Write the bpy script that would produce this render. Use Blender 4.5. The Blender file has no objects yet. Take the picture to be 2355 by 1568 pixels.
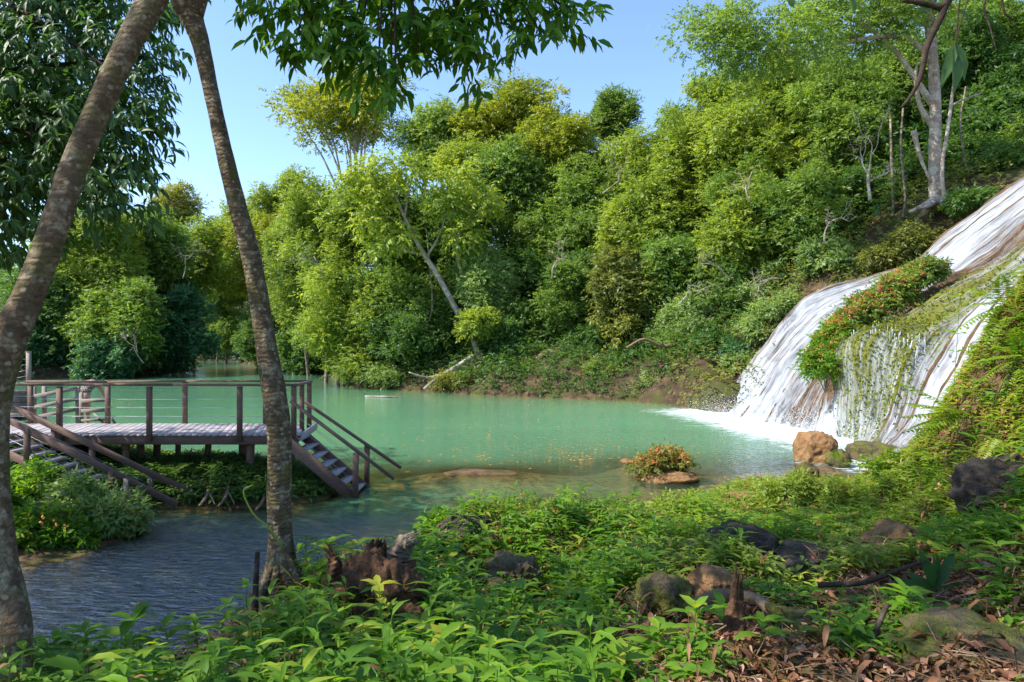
import bpy, math, random
import numpy as np
from mathutils import Vector

# ------------------------------------------------------------------ frame
W, H, F = 2354.0, 1568.0, 1569.0
EYE = 3.3
rng = np.random.default_rng(7)
random.seed(7)
sc = bpy.context.scene
COL = sc.collection

def P(u, v, Y):
    return np.array([(u - W/2)/F*Y, Y, EYE - (v - H/2)/F*Y])
def G(u, v, z=0.0):
    Y = (EYE - z)*F/(v - H/2)
    return np.array([(u - W/2)/F*Y, Y, z])
def nrm(a):
    a = np.asarray(a, float)
    return a/np.maximum(np.linalg.norm(a, axis=-1, keepdims=True), 1e-9)
def rnd(n):
    return rng.normal(size=(n, 3))

# ------------------------------------------------------------------ mesh builder
class MB:
    def __init__(s):
        s.v, s.q, s.t, s.qa, s.ta, s.n = [], [], [], [], [], 0
    def add(s, v, quads=None, tris=None, qa=0.5, ta=0.5):
        v = np.asarray(v, float).reshape(-1, 3)
        if quads is not None and len(quads):
            q = np.asarray(quads, int).reshape(-1, 4)
            s.q.append(q + s.n); s.qa.append(np.broadcast_to(np.asarray(qa, float), (len(q),)))
        if tris is not None and len(tris):
            t = np.asarray(tris, int).reshape(-1, 3)
            s.t.append(t + s.n); s.ta.append(np.broadcast_to(np.asarray(ta, float), (len(t),)))
        s.v.append(v); s.n += len(v)
        return s
    def mesh(s, name, smooth=False):
        v = np.concatenate(s.v).astype(np.float32)
        q = np.concatenate(s.q) if s.q else np.zeros((0, 4), int)
        t = np.concatenate(s.t) if s.t else np.zeros((0, 3), int)
        me = bpy.data.meshes.new(name)
        me.vertices.add(len(v)); me.vertices.foreach_set('co', v.ravel())
        me.loops.add(q.size + t.size)
        me.loops.foreach_set('vertex_index', np.concatenate([q.ravel(), t.ravel()]).astype(np.int32))
        me.polygons.add(len(q) + len(t))
        me.polygons.foreach_set('loop_start', np.concatenate([np.arange(len(q))*4, q.size + np.arange(len(t))*3]).astype(np.int32))
        me.update(calc_edges=True)
        a = me.attributes.new('tint', 'FLOAT', 'FACE')
        a.data.foreach_set('value', np.concatenate(s.qa + s.ta).astype(np.float32))
        if smooth:
            me.polygons.foreach_set('use_smooth', np.ones(len(me.polygons), bool))
        return me
    def build(s, name, mat, parent=None, smooth=False):
        me = s.mesh(name, smooth)
        me.materials.append(mat)
        o = bpy.data.objects.new(name, me)
        COL.objects.link(o)
        if parent is not None:
            o.parent = parent
            o.matrix_parent_inverse.identity()
            o.location = -Vector(parent.location)
        return o

def tag(o, label=None, cat=None, group=None, kind=None):
    if label: o['label'] = label
    if cat: o['category'] = cat
    if group: o['group'] = group
    if kind: o['kind'] = kind
    return o
def empty(name, loc, label, cat, group=None):
    o = bpy.data.objects.new(name, None); COL.objects.link(o)
    o.location = [float(x) for x in loc]; o.empty_display_size = .2
    return tag(o, label, cat, group)

def box(mb, lo, hi, a=.5):
    x0, y0, z0 = lo; x1, y1, z1 = hi
    v = [(x0,y0,z0),(x1,y0,z0),(x1,y1,z0),(x0,y1,z0),(x0,y0,z1),(x1,y0,z1),(x1,y1,z1),(x0,y1,z1)]
    mb.add(v, [(0,3,2,1),(4,5,6,7),(0,1,5,4),(1,2,6,5),(2,3,7,6),(3,0,4,7)], qa=a)
def beam(mb, p, q, w, h, up=(0,0,1), a=.5, bev=.006):
    """bevelled board from p to q; w sideways, h along up"""
    p, q = np.asarray(p, float), np.asarray(q, float)
    d = nrm(q-p); s = nrm(np.cross(d, up)); n = np.cross(s, d)
    b = min(bev, w*.25, h*.25)
    prof = [(-w/2+b,-h/2),(w/2-b,-h/2),(w/2,-h/2+b),(w/2,h/2-b),(w/2-b,h/2),(-w/2+b,h/2),(-w/2,h/2-b),(-w/2,-h/2+b)]
    v = [p + s*x + n*y for x, y in prof] + [q + s*x + n*y for x, y in prof]
    qd = [(i,(i+1)%8,8+(i+1)%8,8+i) for i in range(8)]
    qd += [(7,2,1,0),(6,3,2,7),(5,4,3,6),(8,9,10,15),(15,10,11,14),(14,11,12,13)]
    mb.add(v, qd, qa=a)
def spline(pts, n):
    """Catmull-Rom through pts (k,d) -> n samples"""
    p = np.asarray(pts, float); k = len(p)
    e = np.vstack([2*p[0]-p[1], p, 2*p[-1]-p[-2]])
    t = np.linspace(0, k-1-1e-9, n); i = t.astype(int); f = (t-i)[:, None]
    a, b, c, d = e[i], e[i+1], e[i+2], e[i+3]
    return .5*((2*b)+(c-a)*f+(2*a-5*b+4*c-d)*f**2+(3*b-a-3*c+d)*f**3)
def tube(mb, pts, rad, n=8, a=.5, rough=0., seed=0, cap=True):
    p = np.asarray(pts, float); m = len(p)
    r = np.broadcast_to(np.asarray(rad, float), (m,))
    t = nrm(np.gradient(p, axis=0))
    ref = np.array([0., 1., 0.]) if abs(t[:, 1]).mean() < .8 else np.array([1., 0, 0])
    s = nrm(np.cross(t, ref)); w = np.cross(s, t)
    th = np.arange(n)*2*np.pi/n
    rr = r[:, None]*np.ones((1, n))
    if rough:
        q = np.arange(m)[:, None]
        rr = rr*(1+rough*(np.sin(3*th+q*.13+seed)+.6*np.sin(5*th-q*.21+seed*2)+.8*np.sin(2*th+q*.47+seed)*np.sin(q*.31+seed)))
    v = p[:, None, :] + rr[..., None]*(np.cos(th)[None, :, None]*s[:, None, :] + np.sin(th)[None, :, None]*w[:, None, :])
    i = np.arange(m-1)[:, None]*n; j = np.arange(n)[None, :]; j2 = (j+1) % n
    qd = np.stack([i+j, i+j2, i+n+j2, i+n+j], -1).reshape(-1, 4)
    v = v.reshape(-1, 3)
    tr = None
    if cap:
        v = np.vstack([v, p[:1], p[-1:]])
        jj = np.arange(n)
        tr = np.vstack([np.stack([(jj+1) % n, jj, np.full(n, m*n)], -1),
                        np.stack([(m-1)*n+jj, (m-1)*n+(jj+1) % n, np.full(n, m*n+1)], -1)])
    mb.add(v, qd, tr, a, a)

def kites(mb, b, d, n, L, Wd, tint, droop=.15):
    """one-quad leaves"""
    d = nrm(d); s = nrm(np.cross(n, d)); n = np.cross(d, s)
    L = np.broadcast_to(np.asarray(L, float), (len(b),))[:, None]; Wd = np.broadcast_to(np.asarray(Wd, float), (len(b),))[:, None]
    v = np.stack([b, b+d*L*.42+s*Wd*.5, b+d*L-n*L*droop, b+d*L*.42-s*Wd*.5], 1)
    mb.add(v.reshape(-1, 3), np.arange(len(b)*4).reshape(-1, 4), qa=tint)
def leaf6(mb, b, d, n, L, Wd, tint, droop=.25, fold=.18):
    """six-face folded, curved leaves"""
    k = len(b)
    d = nrm(d); s = nrm(np.cross(n, d)); n = np.cross(d, s)
    L = np.broadcast_to(np.asarray(L, float), (k,))[:, None]; Wd = np.broadcast_to(np.asarray(Wd, float), (k,))[:, None]
    m1 = b+d*L*.30-n*L*droop*.06; m2 = b+d*L*.64-n*L*droop*.36; tip = b+d*L-n*L*droop
    up = n*Wd*fold
    v = np.stack([b, m1+s*Wd*.44+up, m1, m1-s*Wd*.44+up, m2+s*Wd*.42+up, m2, m2-s*Wd*.42+up, tip], 1).reshape(-1, 3)
    o = (np.arange(k)*8)[:, None, None]
    tr = (np.array([[0,2,1],[0,3,2],[4,5,7],[5,6,7]])[None]+o).reshape(-1, 3)
    qd = (np.array([[1,2,5,4],[2,3,6,5]])[None]+o).reshape(-1, 4)
    tint = np.broadcast_to(np.asarray(tint, float), (k,))
    mb.add(v, qd, tr, np.repeat(tint, 2), np.repeat(tint, 4))

# ------------------------------------------------------------------ materials
def newmat(name):
    m = bpy.data.materials.new(name); m.use_nodes = True
    nt = m.node_tree; nt.nodes.clear()
    return m, nt, nt.nodes.new('ShaderNodeOutputMaterial')
def N(nt, typ, **kw):
    n = nt.nodes.new(typ)
    ins = kw.pop('i', {})
    for k, v in kw.items(): setattr(n, k, v)
    for k, v in ins.items():
        if isinstance(v, bpy.types.NodeSocket): nt.links.new(v, n.inputs[k])
        else: n.inputs[k].default_value = v
    return n
def c4(c): return (c[0], c[1], c[2], 1.0)
def mixc(nt, fac, a, b, blend='MIX'):
    n = N(nt, 'ShaderNodeMix', data_type='RGBA', blend_type=blend)
    for k, v in ((0, fac), (6, a), (7, b)):
        if isinstance(v, bpy.types.NodeSocket): nt.links.new(v, n.inputs[k])
        else: n.inputs[k].default_value = v if k == 0 else c4(v)
    return n.outputs[2]
def ramp(nt, fac, stops):
    n = N(nt, 'ShaderNodeValToRGB', i={0: fac})
    el = n.color_ramp.elements
    while len(el) < len(stops): el.new(.5)
    for e, (p, c) in zip(el, stops): e.position = p; e.color = c4(c)
    return n.outputs[0]
def math_(nt, op, a, b=0.0, clamp=False):
    n = N(nt, 'ShaderNodeMath', operation=op, use_clamp=clamp, i={0: a, 1: b}); return n.outputs[0]
def noise(nt, vec, scale, detail=3, rough=.55, dist=0.):
    n = N(nt, 'ShaderNodeTexNoise', i={'Scale': scale, 'Detail': detail, 'Roughness': rough, 'Distortion': dist})
    if vec is not None: nt.links.new(vec, n.inputs['Vector'])
    return n.outputs['Fac']
def objco(nt): return N(nt, 'ShaderNodeNewGeometry').outputs['Position']
def attr(nt, name): return N(nt, 'ShaderNodeAttribute', attribute_name=name).outputs['Fac']

def leafmat(name, dark, light, trans=.46, gloss=.45, tr_boost=1.5, third=None):
    m, nt, out = newmat(name)
    t = attr(nt, 'tint')
    stops = [(0., dark), (.75, light)] + ([(1., third)] if third else [])
    col = ramp(nt, t, stops)
    tcol = mixc(nt, 1.0, col, (tr_boost*1.15, tr_boost*1.1, tr_boost*.55), 'MULTIPLY')
    p = N(nt, 'ShaderNodeBsdfPrincipled', i={'Base Color': col, 'Roughness': .5, 'Specular IOR Level': gloss})
    tr = N(nt, 'ShaderNodeBsdfTranslucent', i={'Color': tcol})
    mx = N(nt, 'ShaderNodeMixShader', i={0: trans, 1: p.outputs[0], 2: tr.outputs[0]})
    nt.links.new(mx.outputs[0], out.inputs[0])
    return m
LEAF = {
    'lime': leafmat('leaf_lime', (.105, .170, .022), (.275, .360, .050), third=(.37, .40, .04)),
    'mid':  leafmat('leaf_mid', (.062, .138, .024), (.210, .305, .056), third=(.23, .34, .035)),
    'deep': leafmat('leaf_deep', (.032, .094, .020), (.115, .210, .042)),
    'blue': leafmat('leaf_blue', (.030, .098, .044), (.095, .215, .090)),
    'olive': leafmat('leaf_olive', (.10, .125, .026), (.27, .29, .06), third=(.33, .27, .08)),
    'gold': leafmat('leaf_gold', (.115, .165, .014), (.31, .345, .032), third=(.34, .33, .03)),
    'pale': leafmat('leaf_pale', (.115, .190, .060), (.29, .395, .125)),
    'near': leafmat('leaf_near', (.045, .140, .012), (.170, .315, .020), trans=.5, gloss=.4, third=(.32, .34, .03)),
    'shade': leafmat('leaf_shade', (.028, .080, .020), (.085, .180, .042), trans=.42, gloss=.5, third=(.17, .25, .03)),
    'fern': leafmat('leaf_fern', (.08, .17, .012), (.20, .31, .02), trans=.5, third=(.33, .32, .03)),
    'rust': leafmat('leaf_rust', (.11, .045, .02), (.27, .16, .05), trans=.3, third=(.34, .30, .045)),
    'litter': leafmat('leaf_litter', (.10, .04, .02), (.26, .13, .07), trans=.1, gloss=.15, third=(.45, .28, .19)),
    'bloom': leafmat('bloom_orange', (.44, .12, .045), (.62, .27, .11), trans=.35),
    'red': leafmat('bloom_red', (.6, .04, .015), (.7, .1, .02), trans=.3),
    'dry': leafmat('leaf_dry_floating', (.4, .17, .03), (.6, .33, .08), trans=.2),
    'moss': leafmat('leaf_moss', (.07, .10, .01), (.17, .20, .02), trans=.25, gloss=.1, third=(.24, .22, .03)),
}
def barkmat(name, base, pale, dark, moss=None, mossamt=.5, scale=9., lichen=.5, ring=0., spots=0.):
    m, nt, out = newmat(name)
    pos = objco(nt)
    n1 = noise(nt, pos, scale, 5, .65)
    col = ramp(nt, n1, [(.3, dark), (.52, base), (.72, base)])
    n2 = noise(nt, pos, scale*.9, 2, .5, .6)
    lic = ramp(nt, n2, [(1-lichen-.05, (0,0,0)), (1-lichen+.10, (1,1,1))])
    col = mixc(nt, lic, col, pale)
    n3 = noise(nt, pos, scale*5, 4, .7)
    col = mixc(nt, ramp(nt, n3, [(.42, (0,0,0)), (.66, (.75,.75,.75))]), col, dark)
    if spots:
        vo = N(nt, 'ShaderNodeTexVoronoi', i={'Scale': spots, 'Randomness': 1.}); nt.links.new(pos, vo.inputs['Vector'])
        sp = ramp(nt, math_(nt, 'ADD', vo.outputs['Distance'], math_(nt, 'MULTIPLY', n3, .25)), [(.30, (.8,.8,.8)), (.38, (0,0,0))])
        col = mixc(nt, sp, col, [c*1.15 for c in pale])
    if moss:
        n4 = noise(nt, pos, scale*.35, 4, .6)
        g = ramp(nt, n4, [(1-mossamt-.08, (0,0,0)), (1-mossamt+.12, (1,1,1))])
        col = mixc(nt, g, col, moss)
    h = math_(nt, 'ADD', n1, math_(nt, 'MULTIPLY', n3, .6))
    if ring:
        wv = N(nt, 'ShaderNodeTexWave', wave_type='BANDS', bands_direction='Z', i={'Scale': ring, 'Distortion': 6.0, 'Detail': 3.0, 'Detail Scale': 2.0})
        nt.links.new(pos, wv.inputs['Vector'])
        h = math_(nt, 'ADD', h, math_(nt, 'MULTIPLY', wv.outputs['Fac'], .35))
        col = mixc(nt, math_(nt, 'MULTIPLY', wv.outputs['Fac'], .25), col, dark)
    b = N(nt, 'ShaderNodeBump', i={'Strength': .8, 'Distance': .02, 'Height': h})
    p = N(nt, 'ShaderNodeBsdfPrincipled', i={'Base Color': col, 'Roughness': .85, 'Specular IOR Level': .2, 'Normal': b.outputs[0]})
    nt.links.new(p.outputs[0], out.inputs[0])
    return m
BARK_LEAN = barkmat('bark_mottled_tan', (.155, .105, .058), (.31, .25, .16), (.065, .042, .023), moss=(.10, .10, .02), mossamt=.40, scale=12, lichen=.47, ring=7., spots=14.)
BARK_MID = barkmat('bark_pale_lichen', (.125, .090, .050), (.29, .245, .16), (.05, .032, .02), moss=(.10, .095, .02), mossamt=.40, scale=12, lichen=.45, ring=7., spots=16.)
BARK_PALE = barkmat('bark_pale', (.34, .27, .21), (.50, .44, .37), (.17, .12, .09), scale=2.5, lichen=.5)
BARK_GREY = barkmat('bark_grey', (.20, .15, .11), (.34, .29, .23), (.08, .06, .04), scale=4, lichen=.45)
BARK_DARK = barkmat('bark_dark', (.06, .04, .028), (.10, .08, .06), (.025, .018, .012), scale=8, lichen=.4)
ROTTEN = barkmat('rotten_wood', (.11, .055, .026), (.34, .17, .08), (.022, .013, .009), scale=9, lichen=.36)
ROOT = barkmat('root_bark', (.22, .15, .09), (.32, .24, .16), (.09, .06, .035), scale=8, lichen=.4)

def woodmat(name, base, pale, dark):
    m, nt, out = newmat(name)
    pos = objco(nt)
    mp = N(nt, 'ShaderNodeMapping', i={'Vector': pos, 'Scale': (3., 9., 14.)})
    n1 = noise(nt, mp.outputs[0], 3., 5, .65, .4)
    n2 = noise(nt, pos, 1.3, 4, .6)
    col = ramp(nt, n1, [(.3, dark), (.55, base), (.8, pale)])
    col = mixc(nt, math_(nt, 'MULTIPLY', n2, .55), col, pale)
    col = mixc(nt, math_(nt, 'MULTIPLY', attr(nt, 'tint'), .45), col, dark)
    b = N(nt, 'ShaderNodeBump', i={'Strength': .5, 'Distance': .01, 'Height': n1})
    p = N(nt, 'ShaderNodeBsdfPrincipled', i={'Base Color': col, 'Roughness': .7, 'Specular IOR Level': .3, 'Normal': b.outputs[0]})
    nt.links.new(p.outputs[0], out.inputs[0])
    return m
WOOD = woodmat('weathered_red_brown_wood', (.15, .085, .062), (.23, .15, .12), (.065, .036, .028))
PLANK = woodmat('grey_deck_plank', (.38, .33, .34), (.50, .45, .46), (.22, .18, .18))
WOODGREY = woodmat('grey_old_wood', (.27, .22, .18), (.36, .31, .26), (.13, .10, .08))
def plain(name, col, rough=.5, metal=0.):
    m, nt, out = newmat(name)
    n = noise(nt, objco(nt), 40., 3)
    p = N(nt, 'ShaderNodeBsdfPrincipled', i={'Base Color': mixc(nt, n, [c*.8 for c in col], [min(1, c*1.2) for c in col]), 'Roughness': rough, 'Metallic': metal})
    nt.links.new(p.outputs[0], out.inputs[0]); return m
STEEL = plain('steel_cable', (.45, .45, .47), .35, 1.)
SKIN = plain('skin_tan', (.42, .20, .12), .55)
HAIR = plain('hair_dark', (.03, .02, .015), .6)
SHORTS = plain('swim_shorts', (.30, .12, .10), .7)
def shirtmat():
    m, nt, out = newmat('patterned_shirt')
    n = noise(nt, objco(nt), 26., 2, .5)
    col = ramp(nt, n, [(.46, (.025, .028, .035)), (.5, (.10, .09, .08)), (.56, (.55, .42, .3)), (.62, (.03, .035, .04))])
    p = N(nt, 'ShaderNodeBsdfPrincipled', i={'Base Color': col, 'Roughness': .8})
    nt.links.new(p.outputs[0], out.inputs[0]); return m
SHIRT = shirtmat()

def soilmat(name, a, b, c, sc_=3.):
    m, nt, out = newmat(name)
    pos = objco(nt)
    n1 = noise(nt, pos, sc_, 6, .65); n2 = noise(nt, pos, sc_*.3, 3, .5); n3 = noise(nt, pos, sc_*9, 4, .7)
    col = ramp(nt, n1, [(.3, a), (.55, b), (.75, c)])
    mossy = ramp(nt, n2, [(.5, (0,0,0)), (.62, (1,1,1))])
    col = mixc(nt, math_(nt, 'MULTIPLY', mossy, .6), col, (.055, .075, .015))
    # silt where the bed lies under water
    z = N(nt, 'ShaderNodeSeparateXYZ', i={0: pos}).outputs[2]
    wet = math_(nt, 'MULTIPLY', math_(nt, 'SUBTRACT', .02, z), 12., True)
    bed = ramp(nt, n1, [(.3, (.13, .08, .025)), (.6, (.36, .21, .065)), (.8, (.52, .32, .11))])
    col = mixc(nt, wet, col, bed)
    h = math_(nt, 'ADD', n1, math_(nt, 'MULTIPLY', n3, .4))
    bp = N(nt, 'ShaderNodeBump', i={'Strength': .9, 'Distance': .08, 'Height': h})
    p = N(nt, 'ShaderNodeBsdfPrincipled', i={'Base Color': col, 'Roughness': .9, 'Specular IOR Level': .15, 'Normal': bp.outputs[0]})
    nt.links.new(p.outputs[0], out.inputs[0]); return m
SOIL = soilmat('forest_soil', (.05, .03, .018), (.13, .08, .045), (.22, .14, .085))
SOILFAR = soilmat('bank_soil', (.028, .020, .012), (.075, .05, .028), (.17, .11, .065), 1.6)

def rockmat(name, a, b, c, moss=.0, scale=2.):
    m, nt, out = newmat(name)
    pos = objco(nt)
    n1 = noise(nt, pos, scale, 6, .65, .3); n3 = noise(nt, pos, scale*6, 5, .7)
    col = ramp(nt, n1, [(.3, a), (.52, b), (.72, c)])
    col = mixc(nt, math_(nt, 'MULTIPLY', n3, .6), col, a)
    if moss:
        n2 = noise(nt, pos, scale*.8, 4, .6)
        mm = attr(nt, 'moss') if moss == 'attr' else moss
        g = math_(nt, 'MULTIPLY', math_(nt, 'SUBTRACT', math_(nt, 'ADD', n2, mm), .85), 6., True)
        mc = ramp(nt, n3, [(.3, (.06, .075, .01)), (.6, (.17, .17, .02)), (.8, (.24, .22, .05))])
        col = mixc(nt, g, col, mc)
    h = math_(nt, 'ADD', n1, math_(nt, 'MULTIPLY', n3, .5))
    bp = N(nt, 'ShaderNodeBump', i={'Strength': 1., 'Distance': .12, 'Height': h})
    p = N(nt, 'ShaderNodeBsdfPrincipled', i={'Base Color': col, 'Roughness': .75, 'Specular IOR Level': .3, 'Normal': bp.outputs[0]})
    nt.links.new(p.outputs[0], out.inputs[0]); return m
TRAV = rockmat('travertine', (.05, .028, .014), (.145, .085, .042), (.25, .16, .085), moss='attr', scale=1.6)
ROCK_OR = rockmat('orange_rock', (.16, .08, .03), (.36, .20, .085), (.48, .31, .15), moss=.22, scale=3.)
ROCK_DK = rockmat('dark_rock', (.030, .024, .018), (.085, .064, .048), (.19, .145, .105), moss=.12, scale=6.)
ROCK_MOSS = rockmat('mossy_rock', (.05, .04, .02), (.13, .10, .05), (.24, .18, .10), moss=.42, scale=4.)
CONC = rockmat('weathered_wall', (.16, .13, .11), (.30, .26, .23), (.42, .38, .36), moss=.12, scale=3.)

# ------------------------------------------------------------------ world, sun, camera
AZ, EL = math.radians(-103), math.radians(47)
SUN = np.array([math.sin(AZ)*math.cos(EL), math.cos(AZ)*math.cos(EL), math.sin(EL)])
w = bpy.data.worlds.new('World'); sc.world = w; w.use_nodes = True
nt = w.node_tree; nt.nodes.clear()
sky = N(nt, 'ShaderNodeTexSky', sky_type='NISHITA', sun_disc=False, sun_elevation=EL, sun_rotation=AZ, altitude=300., air_density=1., dust_density=.45, ozone_density=4.)
bg = N(nt, 'ShaderNodeBackground', i={0: sky.outputs[0], 1: .15})
nt.links.new(bg.outputs[0], N(nt, 'ShaderNodeOutputWorld').inputs[0])
li = bpy.data.lights.new('sun', 'SUN'); li.energy = 4.0; li.angle = math.radians(.5); li.color = (1., .95, .85)
lo = bpy.data.objects.new('sun', li); COL.objects.link(lo)
lo.rotation_euler = Vector(SUN).to_track_quat('Z', 'Y').to_euler(); lo.location = (-30, 0, 40)
cam = bpy.data.cameras.new('camera'); cam.sensor_width = 36.; cam.lens = 36.*F/W; cam.clip_end = 3000.; cam.clip_start = .05
co = bpy.data.objects.new('camera', cam); COL.objects.link(co)
co.location = (0, 0, EYE); co.rotation_euler = (math.pi/2, 0, 0); sc.camera = co
sc.view_settings.view_transform = 'Standard'; sc.view_settings.look = 'None'
sc.view_settings.exposure = 1.14; sc.view_settings.gamma = 1.
sc.cycles.max_bounces = 6; sc.cycles.diffuse_bounces = 3; sc.cycles.glossy_bounces = 3
sc.cycles.transmission_bounces = 4; sc.cycles.transparent_max_bounces = 10
sc.cycles.caustics_reflective = False; sc.cycles.caustics_refractive = False
sc.cycles.sample_clamp_indirect = 6.; sc.cycles.sample_clamp_direct = 2.5

# ------------------------------------------------------------------ terrain
def rbf(pts):
    p = np.asarray(pts, float); xy, z = p[:, :2], p[:, 2]
    d = np.linalg.norm(xy[:, None]-xy[None], axis=-1)
    n = len(p)
    A = np.zeros((n+3, n+3)); A[:n, :n] = d
    A[:n, n:] = np.c_[np.ones(n), xy]; A[n:, :n] = A[:n, n:].T
    A[:n, :n] += np.eye(n)*-.02
    wts = np.linalg.solve(A, np.r_[z, 0, 0, 0])
    def f(x, y):
        x = np.asarray(x, float); y = np.asarray(y, float); sh = np.broadcast(x, y).shape
        q = np.stack([np.broadcast_to(x, sh).ravel(), np.broadcast_to(y, sh).ravel()], -1)
        o = np.empty(len(q))
        for i in range(0, len(q), 20000):
            c = q[i:i+20000]
            o[i:i+20000] = np.linalg.norm(c[:, None]-xy[None], axis=-1)@wts[:n] + wts[n] + c@wts[n+1:]
        return o.reshape(sh)
    return f
def wob(x, y, s, seed):
    r = np.random.default_rng(seed); o = 0.
    for k in range(7):
        a = r.uniform(0, 2*np.pi); f = s*r.uniform(.6, 1.9); ph = r.uniform(0, 6.28)
        o = o + np.sin((x*np.cos(a)+y*np.sin(a))*f+ph)
    return o/7.

NEAR = [P(*a) for a in [
    (30,1568,3.4),(-300,1500,3.6),(300,1540,4.4),(600,1540,4.5),(640,1345,6.2),(520,1520,5.6),(860,1420,5.6),(1177,1568,4.2),
    (860,1290,7.4),(1000,1265,8.2),(1100,1195,9),(1180,1180,9.3),(1250,1172,9.4),(1400,1195,9.6),(1250,1375,7.1),(1250,1475,5.5),(1100,1375,7.),
    (1500,1190,11),(1650,1165,12.3),(1750,1130,13.3),(1850,1120,14),(1950,1145,14.2),
    (1700,1300,7.5),(1700,1420,5.8),(1700,1568,3.9),(2000,1320,7.5),(2000,1225,9.5),(2050,1195,12),(2200,1568,3.6),(2200,1410,5.2),
    (2200,1270,7.5),(2150,1180,9.4),(2215,1060,9.2),(2265,900,9.2),(2310,760,9.3),(2360,640,9.6),(2430,560,10.5),(2354,900,8.4),(2354,1170,7),
    (2354,1310,5.5),(2354,1500,3.8),(2500,900,8),(2500,600,13),(2600,1100,6),
    (100,1180,12.2),(0,1110,13),(230,1215,12.2),(-200,1050,13),(-200,1180,11.),
    (360,1095,14.4),(480,1095,14.4),(600,1100,14.4),(690,1115,14.5),(480,1062,15.8),(620,1066,15.8),(300,1062,15.8)]]
NEAR += [np.array(a, float) for a in [
    (0,-1,1.75),(4,1,1.7),(-4,1,1.7),(9,0,2.),(-9,0,1.8),(0,-4,1.8),(13,4,3.),(14,9,4.),(16,14,5.2),
    (-5.2,5.6,0),(-3.5,6.5,0),(-2.9,7.,0),(-2.5,8.,0),(-1.3,9.8,0),(0,11.,0),(2,12.4,0),(3.4,13.4,0),(-8,5.2,0),
    (-5,8,-.7),(-4,9.5,-.7),(-3.5,11.5,-.7),(-7,7.6,-.6),(-11,8.4,-.6),(-1.5,12,-.6),(-2,14,-.9),(-9,8.5,-.6),
    (0,22,-1.9),(5,22,-1.7),(-5,20,-1.6),(-10,20,-1.5),(10,22,-1),(0,26,-2.4),(-10,26,-2.2),(8,26,-2.),(-14,22,-1.2),
    (-12,14,1.3),(-13,17,1.2),(-14,11,1.2),(-11,17.5,.6),(-6,18.2,-.4),(-5,19,-1),(-9,18.6,-.3),
    (-1,13.5,-.55),(1,14.5,-.45),(3,15.3,-.25),
    (9,18,-.25),(11,19,-.2),(8.,16.6,-.15),(10.5,15.8,.5),(12,17.5,.8),(14,20,.5),(14,24,-.5)]]
for a in [(60,1312,0),(180,1285,0),(300,1240,0),(335,1215,0),(350,1190,-.3),(350,1170,0),(480,1172,0),(620,1165,0),(765,1148,0),(790,1150,-.6),(420,1190,-.5),
          (930,1096,-.16),(980,1084,-.05),(1080,1076,-.025),(1160,1078,-.025),(1260,1086,-.05),(1040,1100,-.05),(1160,1104,-.05),(1300,1094,-.2),(1120,1066,-.5),(1100,1050,-1.3),(1120,1110,-.35),
          (1525,1100,-.06),(1440,1062,-.12),(1640,1092,-.1),(1700,1108,-.12),(1600,1128,-.15),(1800,1078,-.12),(1400,1090,-.3),(1500,1045,-.8),(1700,1050,-.6),
          (1650,1122,0),(1830,1072,0),(1900,1080,.15)]:
    g = G(a[0], a[1], 0.); g[2] = a[2]; NEAR.append(g)
zn0 = rbf(NEAR)
def zn(x, y):
    b = zn0(x, y)
    lit = np.clip((x+.6)/1.2, 0, 1)*np.clip((9.5-y)/2., 0, 1)
    return b + lit*(.20*wob(x, y, 3.6, 41)+.06*wob(x, y, 9., 42)) + np.clip(b+.3, 0, 1)*(.10*wob(x, y, 2.2, 1)+.05*wob(x, y, 6., 2)) + .03*wob(x, y, 3., 3)

xs = np.arange(-16, 18.01, .1); ys = np.arange(-4, 26.01, .1)
gx, gy = np.meshgrid(xs, ys); gz = zn(gx, gy)
def grid_faces(ny, nx):
    i = np.arange(ny-1)[:, None]*nx; j = np.arange(nx-1)[None]
    return np.stack([i+j, i+j+1, i+nx+j+1, i+nx+j], -1).reshape(-1, 4)
mb = MB(); mb.add(np.stack([gx, gy, gz], -1), grid_faces(len(ys), len(xs)))
o = mb.build('ground', SOIL, smooth=True); tag(o, 'brown soil of the near bank and pool bed', kind='structure')

FAR = []
shore = [(1645,948),(1560,930),(1450,920),(1300,914),(1150,908),(1000,898),(860,891),(785,886),(762,868),(690,858),(620,851),(560,838),(545,828)]
for k, (u, v) in enumerate(shore):
    g = G(u, v); FAR.append(g)
    hi = 1.9 if k < 7 else 1.1
    for dy, z in ((1.2, hi*.7), (4, hi*1.35), (14, hi*2.6), (34, hi*4.4), (70, 11)):
        FAR.append(g+np.array([0 if k < 7 else dy*.8, dy, z]))
    FAR.append(g+np.array([0, -3, -1.2])); FAR.append(g+np.array([0, -8, -2.5]))
for (u, v) in [(490,819),(440,819)]:
    g = G(u, v); FAR.append(g)
    for dy, z in ((6, 2), (25, 7), (60, 13)): FAR.append(g+np.array([0, dy, z]))
for (u, v) in [(405,832),(345,862),(250,868),(150,869),(60,872),(-150,880),(-400,890)]:
    g = G(u, v); FAR.append(g)
    for dx, dy, z in ((-2, 2, 1.2), (-6, 6, 2.2), (-20, 16, 6), (-50, 30, 12)): FAR.append(g+np.array([dx, dy, z]))
    FAR.append(g+np.array([1, -5, -1.6]))
FAR += [P(*a) for a in [(2150,478,34),(2000,580,35),(1850,690,35.3),(1750,805,35),(1690,880,34.8),(2354,412,32.5),(2500,330,33),(2354,365,44),(2150,420,48),(1900,470,52),(2600,300,45),(2250,458,33)]]
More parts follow.
